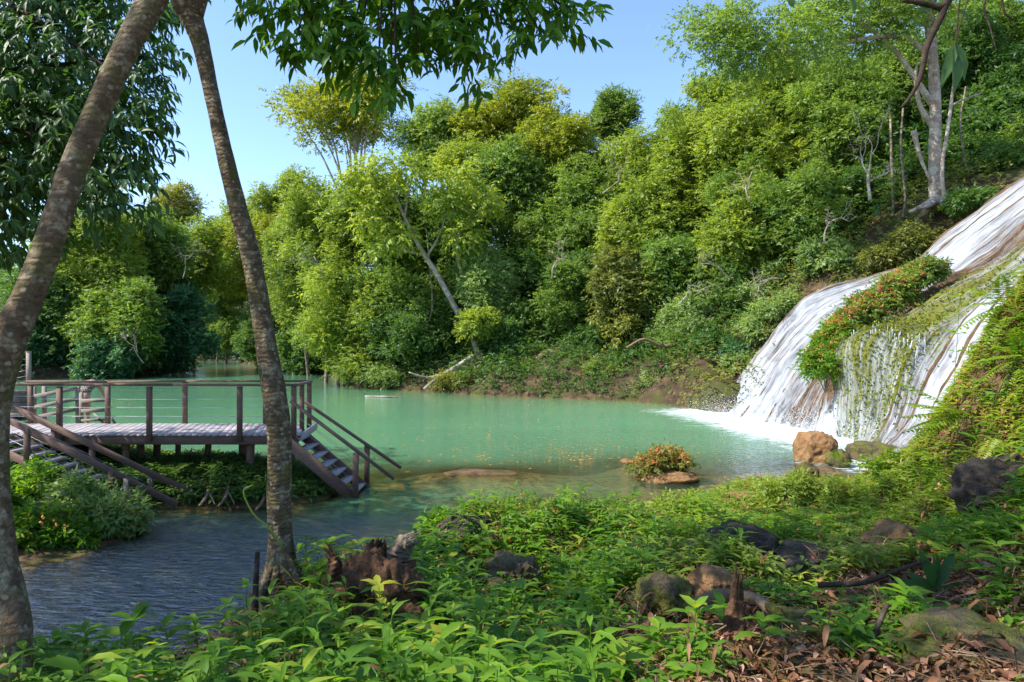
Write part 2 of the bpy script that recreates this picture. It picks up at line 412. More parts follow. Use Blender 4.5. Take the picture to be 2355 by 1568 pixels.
FAR += [np.array(a, float) for a in [(30,20,-2),(24,26,2),(22,20,-2),(18,24,-2),(14,28,-2),(12,30,-2),(40,40,20),(60,70,26),(30,70,20),(100,30,25),(100,120,30),
        (-30,-20,-2),(-60,20,-2),(30,-20,-2),(0,0,-2.5),(-30,25,-2.5),(0,30,-2.6),(-100,80,10),(-120,20,8),(-100,160,22),(0,180,24),(-60,220,22),(100,200,30),(0,90,13),(20,60,14)]]
zf0 = rbf(FAR)
def zf(x, y):
    b = zf0(x, y)
    return b+np.clip(b, 0, 1)*(.35*wob(x, y, .6, 5)+.15*wob(x, y, 1.9, 6))
xf = np.unique(np.r_[np.arange(-200, -60, 6.), np.arange(-60, 45, .8), np.arange(45, 181, 6.)])
yf = np.unique(np.r_[np.arange(-60, 20, 6.), np.arange(20, 70, .8), np.arange(70, 160, 2.), np.arange(160, 300, 8.)])
fx, fy = np.meshgrid(xf, yf); fz = zf(fx, fy)
inn = (fx > -15.5) & (fx < 17.5) & (fy < 25.5)
fz = np.where(inn, -3.2, fz)
mb = MB(); mb.add(np.stack([fx, fy, fz], -1), grid_faces(len(yf), len(xf)))
o = mb.build('hillside', SOILFAR, smooth=True); tag(o, 'wooded hillside and far bank round the pool', kind='structure')

# ------------------------------------------------------------------ waterfall rock and sheets
LINES = [
 [(2430,362,30),(2205,516,31),(2090,610,32),(1960,646,33),(1850,688,33.5),(1755,800,33.5),(1695,882,33.5),(1645,950,32.6),(1630,985,32.2)],
 [(2430,395,28.5),(2230,545,29.5),(2130,624,30.2),(1990,694,31),(1890,774,31.3),(1815,852,31),(1775,920,30),(1742,972,28.5),(1732,1005,28.)],
 [(2430,432,27),(2262,575,28),(2150,652,28.6),(2030,732,29),(1940,812,29),(1882,880,28.6),(1850,940,27.5),(1832,992,26),(1822,1025,25.6)],
 [(2430,470,26),(2292,590,26.8),(2172,657,27.2),(2062,737,27.4),(1972,817,27),(1922,890,26.3),(1915,950,25.),(1900,1008,23.8),(1890,1040,23.4)],
 [(2430,520,25),(2322,612,25.4),(2202,682,25.6),(2102,742,25.5),(2012,782,25),(1957,804,24.2),(1947,900,23.8),(1944,1005,23.4),(1942,1040,23.2)],
 [(2430,560,23.5),(2342,640,23.7),(2252,690,23.7),(2162,738,23.4),(2102,768,23),(2070,810,22.3),(2050,900,22),(2030,985,21.8),(1985,1060,20.4)],
 [(2430,598,21.5),(2345,662,21.5),(2285,696,21.5),(2222,758,21.3),(2180,832,21),(2142,900,20.8),(2112,965,20.5),(2075,1010,20.0),(2000,1080,18.8)],
 [(2450,600,19),(2400,640,19),(2352,690,19),(2302,760,19),(2262,830,19),(2212,910,18.8),(2160,980,18.5),(2090,1040,18.),(2010,1100,17.)],
 [(2560,560,16),(2540,640,16),(2500,740,16),(2450,820,16),(2400,900,16),(2330,980,16),(2240,1050,16),(2140,1100,15.6),(2050,1135,14.9)],
]
FLOW = np.array([
 [.70,.75,.75,.80,.85,.95,1.0,1.1,1.1],
 [.95,.95,.90,.90,.85,.85,.95,1.1,1.1],
 [.60,.75,.75,.70,.62,.62,.55,.75,1.0],
 [.75,.50,.35,.30,.30,.40,.95,1.15,1.15],
 [.55,.58,.52,.48,.50,.62,.70,.74,.85],
 [.85,.78,.58,.48,.50,.60,.66,.70,.8],
 [1.,1.,.98,.98,.95,.9,.85,.72,.72],
 [1.05,1.05,1.05,1.02,1.,.95,.85,.75,.7],
 [.9,.9,.9,.9,.8,.7,.6,.5,.5]])
MOSS = np.array([
 [0,0,0,0,0,0,0,0,0],[0,0,0,0,0,0,0,0,0],[0,0,0,0,.05,.15,.1,0,0],[0,.2,.3,.3,.3,.3,.1,0,0],
 [.3,.45,.5,.55,.6,.6,.55,.45,.2],[.45,.55,.6,.55,.6,.65,.6,.5,.3],[.1,.1,.2,.3,.3,.2,.1,.1,0],[0,0,0,0,0,0,0,0,0],[.2,.2,.2,.2,.2,.2,.1,0,0]], float)
LW = np.array([[P(*a) for a in ln] for ln in LINES])
NT, NS = 260, 300
def resamp(A):
    A = A if A.ndim == 3 else A[..., None]
    r1 = np.stack([spline(A[k], NT) for k in range(len(A))], 0)
    return np.stack([spline(r1[:, j], NS) for j in range(NT)], 1)     # (NS,NT,d)
RG = resamp(LW); FLW = resamp(FLOW)[..., 0]; MSS = resamp(MOSS)[..., 0]
dv = np.gradient(RG, axis=0); dt = np.gradient(RG, axis=1)
NRM = nrm(np.cross(dv, dt))
if NRM[..., 2].mean() < 0: NRM = -NRM
S = np.cumsum(np.linalg.norm(dv, axis=-1), 0).mean(1)[:, None]*np.ones((1, NT)); T = np.cumsum(np.linalg.norm(dt, axis=-1), 1)
# ribs along the flow, ledges across it
rib = .10*np.sin(S*4.1+.6*np.sin(T*.7))+.07*np.sin(S*9.3+T*.35+1)+.05*np.sin(S*17.+.8*np.sin(T*1.3))
led = .10*wob(S*.8, T*1.1, 1.6, 11)+.06*wob(S, T*1.4, 4.2, 12)
ridge = np.exp(-((np.arange(NS)/(NS-1)*8-4.05)/.45)**2)[:, None]*np.interp(np.arange(NT)/(NT-1)*8, [0, 2, 4, 5.2, 6, 8], [.1, .35, .45, .35, .1, 0])[None]
RK = RG+NRM*(rib+led+ridge)[..., None]
def gridmesh(name, A, mat, attrs, smooth=True, parent=None):
    ns, ntt = A.shape[:2]
    m = MB(); m.add(A, grid_faces(ns, ntt)[:, ::-1]); me = m.mesh(name, smooth); me.materials.append(mat)
    for k, val in attrs.items():
        a = me.attributes.new(k, 'FLOAT', 'POINT'); a.data.foreach_set('value', np.ascontiguousarray(val, dtype=np.float32).ravel())
    o = bpy.data.objects.new(name, me); COL.objects.link(o)
    return o
FLW = FLW-.25*np.exp(-(np.arange(NS)/4.)**2)[:, None]-.10*(wob(S, T, 1.1, 61) > .35)
o = gridmesh('rock_slope', RK, TRAV, {'moss': MSS}); tag(o, 'brown travertine slope under the falls with mossy ridge', kind='structure')

def fallmat():
    m, nt, out = newmat('falling_water')
    s, t, fl = attr(nt, 's'), attr(nt, 't'), attr(nt, 'flow')
    def st(a, b, detail, dist, off):
        v = N(nt, 'ShaderNodeCombineXYZ', i={0: math_(nt, 'MULTIPLY', s, a), 1: math_(nt, 'MULTIPLY', t, b), 2: off})
        return noise(nt, v.outputs[0], 1., detail, .6, dist)
    n1 = st(6.5, .4, 5, .5, 0.); n2 = st(25., 1.2, 4, .3, 3.); n3 = st(1.3, .5, 2, .2, 7.)
    k = math_(nt, 'ADD', math_(nt, 'MULTIPLY', n1, .95), math_(nt, 'MULTIPLY', n2, .75))
    k = math_(nt, 'ADD', k, math_(nt, 'MULTIPLY', n3, .5))
    k = math_(nt, 'ADD', k, fl)
    al = math_(nt, 'MULTIPLY', math_(nt, 'SUBTRACT', k, 1.59), 1.9, True)
    al = math_(nt, 'MULTIPLY', al, .96)
    col = mixc(nt, n1, (.34, .40, .50), (.80, .82, .85))
    bp = N(nt, 'ShaderNodeBump', i={'Strength': .6, 'Distance': .06, 'Height': math_(nt, 'ADD', n1, n2)})
    d = N(nt, 'ShaderNodeBsdfPrincipled', i={'Base Color': col, 'Roughness': .35, 'Specular IOR Level': .5, 'Normal': bp.outputs[0]})
    trl = N(nt, 'ShaderNodeBsdfTranslucent', i={0: (.6, .64, .68, 1)})
    dd = N(nt, 'ShaderNodeMixShader', i={0: .3, 1: d.outputs[0], 2: trl.outputs[0]})
    tp = N(nt, 'ShaderNodeBsdfTransparent')
    mx = N(nt, 'ShaderNodeMixShader', i={0: al, 1: tp.outputs[0], 2: dd.outputs[0]})
    nt.links.new(mx.outputs[0], out.inputs[0]); return m
FALL = fallmat()
m_, nt_, o_ = newmat('falling_strand'); STRAND = m_
mx_ = N(nt_, 'ShaderNodeMixShader', i={0: math_(nt_, 'MULTIPLY', noise(nt_, N(nt_, 'ShaderNodeMapping', i={'Vector': objco(nt_), 'Scale': (14., 14., 1.6)}).outputs[0], 1., 3), 1.25, True), 1: N(nt_, 'ShaderNodeBsdfTransparent').outputs[0], 2: N(nt_, 'ShaderNodeBsdfPrincipled', i={'Base Color': (.62, .67, .74, 1), 'Roughness': .3}).outputs[0]})
nt_.links.new(mx_.outputs[0], o_.inputs[0])
SHT = RG+NRM*(rib*.55+led*.8+ridge+.07)[..., None]
def sheet(name, i0, i1, label):
    sl = slice(i0, i1)
    o = gridmesh(name, SHT[sl], FALL, {'s': S[sl], 't': T[sl], 'flow': FLW[sl]})
    tag(o, label, 'waterfall', 'cascades of the waterfall')
a, b = int(NS*3.45/8), int(NS*5.5/8)
sheet('waterfall_cascade', 0, a+1, 'broad white cascade sliding down the left slope behind the orange flowers')
sheet('waterfall_cascade', a, b+1, 'thin strands of water dripping over the mossy ledge')
mb = MB()
for k in range(46):
    i = int(rng.integers(a+14, b-4)); j0 = int(NT*rng.uniform(.50, .60)); p0 = SHT[i, j0]; p1 = SHT[i, int(NT*.97)]
    q0 = p0+NRM[i, j0]*.12; zb = max(p1[2], .05); q = np.stack([np.linspace(q0[0], q0[0]+(p1[0]-q0[0])*.12-.05, 16), np.linspace(q0[1]-.05, q0[1]-.22+(p1[1]-q0[1])*.12, 16), q0[2]-(q0[2]-zb)*np.linspace(0, 1, 16)**1.15], -1)+np.cumsum(rng.normal(0, .012, (16, 3)), 0)
    r_ = rng.uniform(.005, .019); tube(mb, q, r_*np.linspace(1., .7, 16)*rng.uniform(.5, 1.2, 16), 5, .5, cap=False)
so = mb.build('falling_strand', STRAND, COL.objects['waterfall_cascade.001'], True); so['kind'] = 'stuff'
sheet('waterfall_cascade', b, NS, 'steep white cascade at the right beside the fern bank')

# ------------------------------------------------------------------ water surface
base_pts = np.array([G(u, v)[:2] for u, v in [(1648,948),(1680,955),(1720,965),(1760,975),(1800,985),(1835,995),(1870,1002),(1905,1008),(1930,1015),(1700,948),(1960,1040),(2000,1070)]])
jet = np.array([G(u, v)[:2] for u, v in [(1600,945),(1550,950),(1500,945),(1650,962),(1700,985),(1780,1000),(1600,962)]])
xw = np.unique(np.r_[np.arange(-160, -60, 6.), np.arange(-60, -16, 1.), np.arange(-16, 18, .2), np.arange(18, 26.1, 1.)])
yw = np.unique(np.r_[np.arange(3, 36, .2), np.arange(36, 60, .8), np.arange(60, 170, 3.)])
wx, wy = np.meshgrid(xw, yw)
bed = np.where((wx > -15.5) & (wx < 17.5) & (wy < 25.5), zn(wx, wy), zf(wx, wy))
dep = np.clip(-bed, 0, 4)
def mind(pts): return np.min(np.stack([np.hypot(wx-p[0], wy-p[1]) for p in pts]), 0)
foam = np.clip(1.1-mind(base_pts)/3.4, 0, 1)*.80+np.clip(1-mind(jet)/3.8, 0, 1)*.36
chop = np.clip(1.2-mind(base_pts)/13., .16, 1)
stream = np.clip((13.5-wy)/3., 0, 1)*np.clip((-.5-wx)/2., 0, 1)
def watermat():
    m, nt, out = newmat('pool_water')
    pos = objco(nt)
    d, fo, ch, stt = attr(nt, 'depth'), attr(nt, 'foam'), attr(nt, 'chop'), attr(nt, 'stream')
    mp = N(nt, 'ShaderNodeMapping', i={'Vector': pos, 'Scale': (.75, 1.5, 1.)})
    r1 = noise(nt, mp.outputs[0], 1.6, 3, .55, .6)
    r2 = noise(nt, mp.outputs[0], 5.5, 3, .6, .4)
    mp2 = N(nt, 'ShaderNodeMapping', i={'Vector': pos, 'Scale': (.75, 2.6, 1.), 'Rotation': (0, 0, .25)})
    r3 = noise(nt, mp2.outputs[0], 4.2, 4, .6, 1.0)
    hgt = math_(nt, 'ADD', math_(nt, 'MULTIPLY', r1, .5), math_(nt, 'MULTIPLY', r2, .8))
    hgt = math_(nt, 'ADD', math_(nt, 'MULTIPLY', hgt, ch), math_(nt, 'MULTIPLY', math_(nt, 'MULTIPLY', r3, stt), 1.7))
    bp = N(nt, 'ShaderNodeBump', i={'Strength': .75, 'Distance': .12, 'Height': hgt})
    tur = math_(nt, 'SUBTRACT', 1., math_(nt, 'POWER', 2.718, math_(nt, 'MULTIPLY', d, -.9)))
    tur = math_(nt, 'MULTIPLY', tur, math_(nt, 'SUBTRACT', .87, math_(nt, 'MULTIPLY', stt, .80)))
    big = noise(nt, pos, .25, 2)
    teal = mixc(nt, big, (.105, .295, .165), (.155, .360, .190))
    df = N(nt, 'ShaderNodeBsdfDiffuse', i={0: teal, 'Normal': bp.outputs[0]})
    tp = N(nt, 'ShaderNodeBsdfTransparent', i={0: (.80, .86, .72, 1)})
    body = N(nt, 'ShaderNodeMixShader', i={0: tur, 1: tp.outputs[0], 2: df.outputs[0]})
    gl = N(nt, 'ShaderNodeBsdfGlossy', i={'Color': (.95, .97, 1, 1), 'Roughness': .06, 'Normal': bp.outputs[0]})
    fr = N(nt, 'ShaderNodeFresnel', i={0: math_(nt, 'ADD', 1.36, math_(nt, 'MULTIPLY', stt, 1.6)), 'Normal': bp.outputs[0]})  # IOR raised above real water over the stream to brighten its sky reflection
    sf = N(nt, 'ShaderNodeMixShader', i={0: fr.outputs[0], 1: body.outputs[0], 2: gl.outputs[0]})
    mp3 = N(nt, 'ShaderNodeMapping', i={'Vector': pos, 'Scale': (.8, 2.2, 1.)})
    f1 = noise(nt, mp3.outputs[0], 1.8, 6, .75, .9); f2 = noise(nt, pos, 9., 3, .7)
    k = math_(nt, 'ADD', fo, math_(nt, 'ADD', math_(nt, 'MULTIPLY', f1, 1.7), math_(nt, 'MULTIPLY', f2, .3)))
    fa = math_(nt, 'MULTIPLY', math_(nt, 'SUBTRACT', k, 1.47), 2.0, True)
    fm = N(nt, 'ShaderNodeBsdfDiffuse', i={0: (.66, .72, .74, 1)})
    fin = N(nt, 'ShaderNodeMixShader', i={0: fa, 1: sf.outputs[0], 2: fm.outputs[0]})
    nt.links.new(fin.outputs[0], out.inputs[0]); return m
mbw = MB(); mbw.add(np.stack([wx, wy, np.zeros_like(wx)], -1), grid_faces(len(yw), len(xw)))
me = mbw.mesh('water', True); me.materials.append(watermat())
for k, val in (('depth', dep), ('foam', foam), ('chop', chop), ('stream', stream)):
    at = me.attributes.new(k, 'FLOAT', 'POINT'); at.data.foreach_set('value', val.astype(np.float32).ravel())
o = bpy.data.objects.new('water', me); COL.objects.link(o); tag(o, 'green pool and stream water', kind='structure')

# floating leaves
mb = MB(); pts = []
for (u, v, su, sv, n) in [(1310,1045,60,14,130),(1150,1030,180,20,160),(960,985,150,25,80),(1250,1010,200,25,90),(880,912,120,5,60),(1350,925,180,5,120),(1600,1040,160,20,50),(270,922,40,4,60),(1180,1055,160,10,60),(330,960,120,14,40)]:
    for _ in range(int(n*.55)):
        vv = v+random.gauss(0, sv); pts.append(G(u+random.gauss(0, su), max(vv, 905)))
pts = np.array(pts); pts = pts[(pts[:, 1] > 15.5)]
k = len(pts); pts[:, 2] = .008
kites(mb, pts, rnd(k)*[1, 1, .02], np.tile([0, 0, 1.], (k, 1))+rnd(k)*.08, rng.uniform(.07, .19, k), rng.uniform(.03, .08, k), rng.random(k), 0.)
o = mb.build('floating_leaves', LEAF['dry']); tag(o, 'scattered orange leaves floating on the pool', kind='stuff')

# ------------------------------------------------------------------ trees
def crown_clumps(C, R, n, low=-.55):
    d = nrm(rnd(n*3)); d = d[d[:, 2] > low][:n]
    rr = rng.uniform(.45, .86, len(d))[:, None]
    rr[:max(1, len(d)//6)] *= .35
    c = C+d*rr*R
    rc = np.mean(R)*rng.uniform(.26, .44, len(d))
    return c, rc
def crown(mb, cc, rc, nleaf, L, tintb=.45, upk=.6, per=6, wl=.42, hang=.25, flat=.8, spread=.30):
    nt_ = max(1, nleaf//per)
    pr = rc**2/np.sum(rc**2)
    ci = rng.choice(len(cc), nt_, p=pr)
    d = rnd(nt_); d[:, 2] += .45; d = nrm(d)
    rad = rc[ci]*rng.uniform(.3, 1.05, nt_)**.6*np.where(rng.random(nt_) < .16, 1.65, 1.)
    pos = cc[ci]+d*rad[:, None]*[1, 1, flat]
    ax = nrm(d+.55*rnd(nt_)*[1, 1, .7]+[0, 0, -hang])
    up = np.tile([0, 0, 1.], (nt_, 1))
    sd = nrm(np.cross(ax, up)+1e-3)
    ctint = rng.uniform(-.26, .26, len(cc))[ci]
    ttint = rng.normal(0, .10, nt_)
    for j in range(per):
        f = (j+.4)/per
        b = pos+ax*(f*L*per*spread)[..., None] if np.ndim(L) else pos+ax*(f*L*per*spread)
        dr = ax*.7+sd*(.8 if j % 2 else -.8)*(1-.5*f)+.3*rnd(nt_)+[0, 0, -hang*.5]
        n = up*upk+d*.55+.6*rnd(nt_)
        ll = L*rng.uniform(.65, 1.25, nt_)
        kites(mb, b, dr, n, ll, ll*wl*rng.uniform(.8, 1.2, nt_), np.clip(tintb+ctint+ttint+rng.normal(0, .13, nt_), 0, 1), .2)
def limbs(mb, base, C, cc, r0, n=7, sides=7, lean=None):
    mid = base*.45+C*.55+rnd(1)[0]*[.5, .5, 0]*np.linalg.norm(C-base)*.06
    top = C+[0, 0, .15*(C[2]-base[2])]
    pts = spline(np.array([base, base*.7+mid*.3+rnd(1)[0]*[.12, .12, 0]*r0*4, mid, top]), 18)
    tube(mb, pts, np.linspace(r0, r0*.35, 18)*(1+.5*np.exp(-np.arange(18)/1.2)), sides, rng.random(), .04, rng.random()*6)
    for c in cc[rng.permutation(len(cc))[:n]]:
        k = rng.integers(7, 16)
        s = pts[k]; e = c
        m = s*.5+e*.5+[0, 0, .12*np.linalg.norm(e-s)]
        q = spline(np.array([s, m, e]), 9)
        tube(mb, q, np.linspace(r0*.38, r0*.07, 9), 5, rng.random())
def tree(name, label, u, v, Y, ru, rv, pal, dens=1., n=16, L=None, bark=None, base=None, airy=False, cat='tree', group='trees round the pool', rtrunk=None, tintb=.45, **kw):
    C = P(u, v, Y); R = np.array([ru/F*Y, ru/F*Y*.85, rv/F*Y])
    if base is None:
        bx, by = C[0]+rng.normal(0, .5), C[1]+.4
        base = np.array([bx, by, float(zf(bx, by))-.2])
    base = np.minimum(base, [1e9, 1e9, C[2]-.5*R[2]])
    root = empty(name, base, label, cat, group)
    low = kw.pop('low', -.95)
    if airy:
        cc, rc = crown_clumps(C, R, n, low); rc = rc*.72
    else:
        R = R*np.array([1.08, 1.1, 1.30]); cl = []
        for k in range(10):
            dd = nrm(rnd(1)[0]); sc_ = rng.uniform(.24, .60)
            cl.append(crown_clumps(C+dd*R*rng.uniform(.35, .72), R*sc_*np.array([1.1, 1., rng.uniform(.6, 1.1)]), max(9, n//2), low))
        cl.append(crown_clumps(C, R*.85, n, low))
        cc = np.vstack([c[0] for c in cl]); rc = np.concatenate([c[1] for c in cl])*rng.uniform(.55, 1.05, len(cc))
    if L is None: L = .15+.002*Y
    area = math.pi*R[0]*R[2]
    nl = int(dens*area*10/(L*L*.42*.55))
    nl = min(nl, 95000)
    mb = MB(); crown(mb, cc, rc, nl, L, tintb, **kw); mb.build('crown', LEAF[pal], root)
    mb = MB(); limbs(mb, base, C, cc, rtrunk or max(.10, .045*np.mean(R)), 8 if not airy else 14); mb.build('trunk', bark or BARK_GREY, root, True)
    return root

TREES = [
 # left bank
 (230,610,66,130,125,'lime',1.,'sunlit yellow-green tree on the left bank behind the leaning trunk'),
 (340,575,72,95,95,'mid',1.,'mid-green domed tree on the left bank just right of the dark overhanging leaves'),
 (440,600,80,80,90,'lime',.9,'bright rounded tree left of the straight trunk at the channel mouth'),
 (130,720,64,120,120,'deep',1.1,'dark green tree low behind the leaning trunk on the left bank'),
 (290,745,63,115,100,'mid',1.1,'dense green tree above the dark waterside bushes on the left bank'),
 (410,750,68,90,95,'blue',1.1,'shaded bluish tree leaning over the channel on its left side'),
 (410,478,105,75,50,'olive',.8,'greyish olive treetop on the distant hill left of the straight trunk'),
 (500,585,105,60,75,'lime',.8,'small distant sunlit tree just left of the straight trunk'),
 (515,700,100,60,100,'mid',1.,'distant tree closing the end of the channel'),
 (60,800,62,90,75,'blue',1.2,'bluish bush-like tree above the deck corner at far left'),
 (240,825,60,85,45,'blue',1.2,'low bluish tree overhanging the water left of the channel mouth'),
 (470,785,120,55,32,'deep',1.,'low dark tree at the very end of the channel'),
 (380,690,75,80,70,'deep',1.,'shaded tree between the channel and the dense left-bank tree'),
 # right of the straight trunk
 (655,470,88,90,75,'lime',1.,'round-topped tree standing alone against the sky right of the straight trunk'),
 (615,600,82,95,110,'gold',.95,'olive-gold tree right beside the straight trunk on the channel bank'),
 (665,725,74,90,95,'mid',1.,'tree in half shade over the right side of the channel'),
 (590,790,88,60,55,'deep',1.1,'dark tree low on the right side of the channel by the straight trunk'),
 (700,805,68,65,55,'deep',1.1,'dark bush-like tree at the waterline inside the channel mouth'),
 (770,555,53,115,130,'lime',1.,'big lime-green tree on the point between pool and channel'),
 (875,500,52,115,90,'lime',.9,'yellow-green crown behind the pale slender tree'),
 (785,720,50,110,105,'lime',1.1,'pale sunlit tree bulging out over the point of the pool'),
 (905,650,50.5,110,115,'mid',1.,'mid-green tree left of the slanting pale trunks'),
 (940,780,48.5,115,75,'deep',1.,'dark leafy tree over the fallen log'),
 (1055,560,51,110,125,'mid',1.,'broad green tree behind the slanting pale trunks'),
 (1000,330,63,90,85,'mid',1.,'green tree on the skyline between the airy tree and the big dome'),
 (1170,285,61,140,95,'gold',1.1,'tallest golden-green dome on the skyline at the centre'),
 (1295,370,57,115,110,'gold',1.05,'golden-topped tree just right of the tallest dome'),
 (1165,440,55,130,110,'mid',1.05,'full green tree under the tallest dome'),
 (1330,540,53,130,130,'mid',1.05,'large shaded tree below the golden-topped tree'),
 (1110,670,47.5,85,95,'pale',.95,'pale feathery tree right of the slanting pale trunks'),
 (1245,700,52,120,120,'deep',1.1,'darkest tree in the middle of the far bank'),
 (1305,670,45.5,70,95,'mid',.75,'broad-leaved bright green tree hanging over the brown bank'),
 (1410,265,67,65,68,'mid',1.1,'vine-clad round treetop standing alone on the skyline'),
 (1500,400,52,115,120,'lime',1.05,'bright green tree with loose top right of the vine-clad treetop'),
 (1450,530,48,85,85,'lime',1.,'lime tree bulging forward below the vine-clad treetop'),
 (1620,430,47,130,140,'lime',1.05,'tall yellow-green tree in the middle of the right slope'),
 (1440,700,42.5,85,95,'olive',.95,'olive-tinged drooping tree over the right part of the bank'),
 (1565,640,43,110,110,'mid',1.05,'mid-green tree right above the olive drooping one'),
 (1600,770,40,95,85,'pale',1.,'pale green tree at the foot of the right slope near the falls'),
 (1710,560,41,130,130,'lime',1.05,'sunny lime tree behind the bare twiggy branches'),
 (1745,340,45,140,130,'lime',1.,'sunlit crown under the spreading limbs on the right slope'),
 (1800,690,38,115,75,'pale',1.,'pale feathery tree directly above the left edge of the falls'),
 (1850,500,39,125,115,'mid',1.05,'dense green tree left of the bare white branches'),
 (1905,605,36.5,95,60,'pale',1.,'low feathery tree at the top of the brown slope beside the falls'),
 (1960,330,42,120,120,'mid',1.,'green tree just left of the great white trunk'),
 (2005,470,39,85,75,'deep',1.,'dark tree behind the bare white branches'),
 (2290,290,43,110,150,'deep',1.2,'dark tree on the ridge right of the great white trunk'),
 (2370,150,46,120,150,'deep',1.1,'dark tree at the upper right corner'),
 (2110,330,46,120,120,'deep',1.1,'dark tree behind the great white trunk'),
 (2240,90,47,140,110,'mid',.9,'backlit tree high on the ridge right of the great white trunk'),
 (2235,395,38.5,95,75,'deep',1.1,'dark bushy tree on the ridge between the great trunk and the falls'),
 (2340,360,38,85,75,'mid',1.1,'green tree above the top edge of the falls'),
 (2075,425,38.5,75,60,'deep',1.,'small dark tree right behind the foot of the great white trunk'),
 (2195,200,45,130,120,'deep',1.1,'tall dark tree close behind the top of the great white trunk'),
 (1900,225,45,140,110,'mid',1.,'tree whose crown fills the gap under the great spreading limbs'),
 (2040,210,46,110,110,'mid',1.,'dense tree between the spreading limbs and the great trunk'),
 (1780,215,47,110,80,'lime',.8,'sunny loose tree under the left end of the spreading limbs'),
 (1700,440,43,90,90,'mid',1.,'green tree filling the slope left of the small bare twigs'),
 (1390,430,57,90,90,'gold',1.,'golden tree below the vine-clad treetop'),
 (1080,410,58,90,80,'lime',1.,'lime crown at the left foot of the tallest dome'),
 (1230,560,53.5,110,90,'mid',1.,'green tree in the gap behind the pale feathery tree'),
 (980,560,55,100,100,'mid',1.,'tree glimpsed between the slanting pale trunks'),
 (700,640,64,90,100,'lime',1.,'sunlit tree half behind the point beside the straight trunk'),
 (1010,700,49.5,80,80,'mid',1.,'leafy tree behind the fork of the slanting trunks'),
 (1380,640,46.5,80,90,'deep',1.1,'dark tree left of the olive drooping one'),
 (1520,510,46,95,90,'lime',1.,'lime tree below the loose-topped bright tree'),
 (1690,670,39.5,85,70,'mid',1.,'green tree in the hollow above the pale tree at the slope foot'),
 (560,540,100,70,80,'lime',.8,'distant tree peeping out right behind the straight trunk'),
 (170,590,70,90,90,'mid',1.,'green tree close behind the leaning trunk above the left bank'),
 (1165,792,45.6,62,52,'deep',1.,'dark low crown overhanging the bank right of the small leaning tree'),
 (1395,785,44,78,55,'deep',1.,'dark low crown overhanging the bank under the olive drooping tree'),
 (2310,395,34.6,75,48,'deep',1.1,'dark low tree on the bare ridge just above the top edge of the falls'),
 (2215,430,36.,55,45,'mid',1.,'small green tree on the ridge right of the woody vine'),
 (1640,250,54,85,80,'lime',.8,'loose treetop below the overhanging limb on the skyline'),
 (1560,310,58,60,60,'mid',.8,'thin-leaved small treetop left of the overhanging limb'),
]
for (u, v, Y, ru, rv, pal, dens, label) in TREES:
    tree('broadleaf_tree', label, u, v, Y, ru, rv, pal, dens, n=int(13+ru/9), tintb=rng.uniform(.26, .66), L=(.15+.002*Y)*rng.uniform(.72, 1.2))

# airy tall tree on the skyline
tree('airy_tree', 'tall airy tree with open yellowish crown against the blue sky', 810, 275, 68, 185, 115, 'gold', .62, n=34, L=.33, airy=True, bark=BARK_PALE, base=np.array([-15.2, 68, 4.]), rtrunk=.4, low=-.5)

# slender pale tree with slanting forked trunk
b0 = P(1060, 730, 47); root = empty('slender_tree', b0, 'slender tree with slanting pale forked trunk and tufts of drooping leaves', 'tree', 'trees round the pool')
mb = MB()
for pts, r in [([(1062,735,47),(1010,640,47),(960,560,46.8),(930,500,46.6),(905,440,46.6)], .22), ([(1078,700,47.2),(1055,600,47.2),(1048,540,47.2),(1045,480,47.2)], .14),
               ([(982,590,46.9),(1010,540,46.8),(1030,480,46.6)], .09), ([(975,585,46.8),(920,575,46.4),(860,562,46.)], .08), ([(945,520,46.7),(900,500,46.4),(850,500,46)], .07),
               ([(1048,545,47.2),(1085,500,47),(1110,470,47)], .08), ([(930,500,46.6),(940,440,46.4),(950,400,46)], .08)]:
    q = spline(np.array([P(*a) for a in pts]), 14); tube(mb, q, np.linspace(r, r*.35, 14), 8, .3, .05)
mb.build('trunk', BARK_PALE, root, True)
mb = MB(); cc = np.array([P(*a) for a in [(905,430,46.4),(860,450,46),(850,500,46),(830,400,46),(950,395,46),(1030,470,46.4),(1000,420,46.4),(1050,470,47),(1110,462,47),(1060,410,46.6),(880,385,46),(790,440,46),(920,545,46),(1060,545,46.6),(860,560,46)]])
crown(mb, cc, rng.uniform(.7, 1.3, len(cc)), 9000, .36, .62, .5, 7, .38, .6); mb.build('crown', LEAF['lime'], root)

# great white trunk tree
b0 = P(2155, 478, 33.8); root = empty('white_trunk_tree', b0, 'great pale-trunked tree with buttressed roots on the slope above the falls', 'tree', 'trees round the pool')
mb = MB()
q = spline(np.array([P(*a) for a in [(2158,482,33.8),(2150,380,34),(2150,250,34.2),(2142,120,34.4),(2130,0,34.6),(2115,-140,35)]]), 40)
rr = np.interp(np.linspace(0, 1, 40), [0, .06, .15, .5, 1], [.52, .36, .30, .26, .16]); tube(mb, q, rr, 16, .4, .05)
for pts, r in [([(2150,250,34.2),(2110,190,34.2),(2060,120,34),(1990,60,33.6),(1900,30,33)], .17), ([(2140,130,34.4),(2075,85,34),(1980,90,33.4),(1870,120,33),(1760,110,33)], .14),
               ([(2152,300,34.1),(2118,250,33.8),(2105,190,33.6),(2108,140,33.6)], .16), ([(2135,60,34.5),(2060,10,34.6),(1960,-30,35),(1800,-20,35)], .15),
               ([(2100,300,33.4),(2115,360,33.4),(2140,420,33.6)], .14), ([(2130,20,34.6),(2200,-60,34.6),(2280,-100,34.6)], .14)]:
    qq = spline(np.array([P(*a) for a in pts]), 16); tube(mb, qq, np.linspace(r, r*.3, 16), 8, .4, .04)
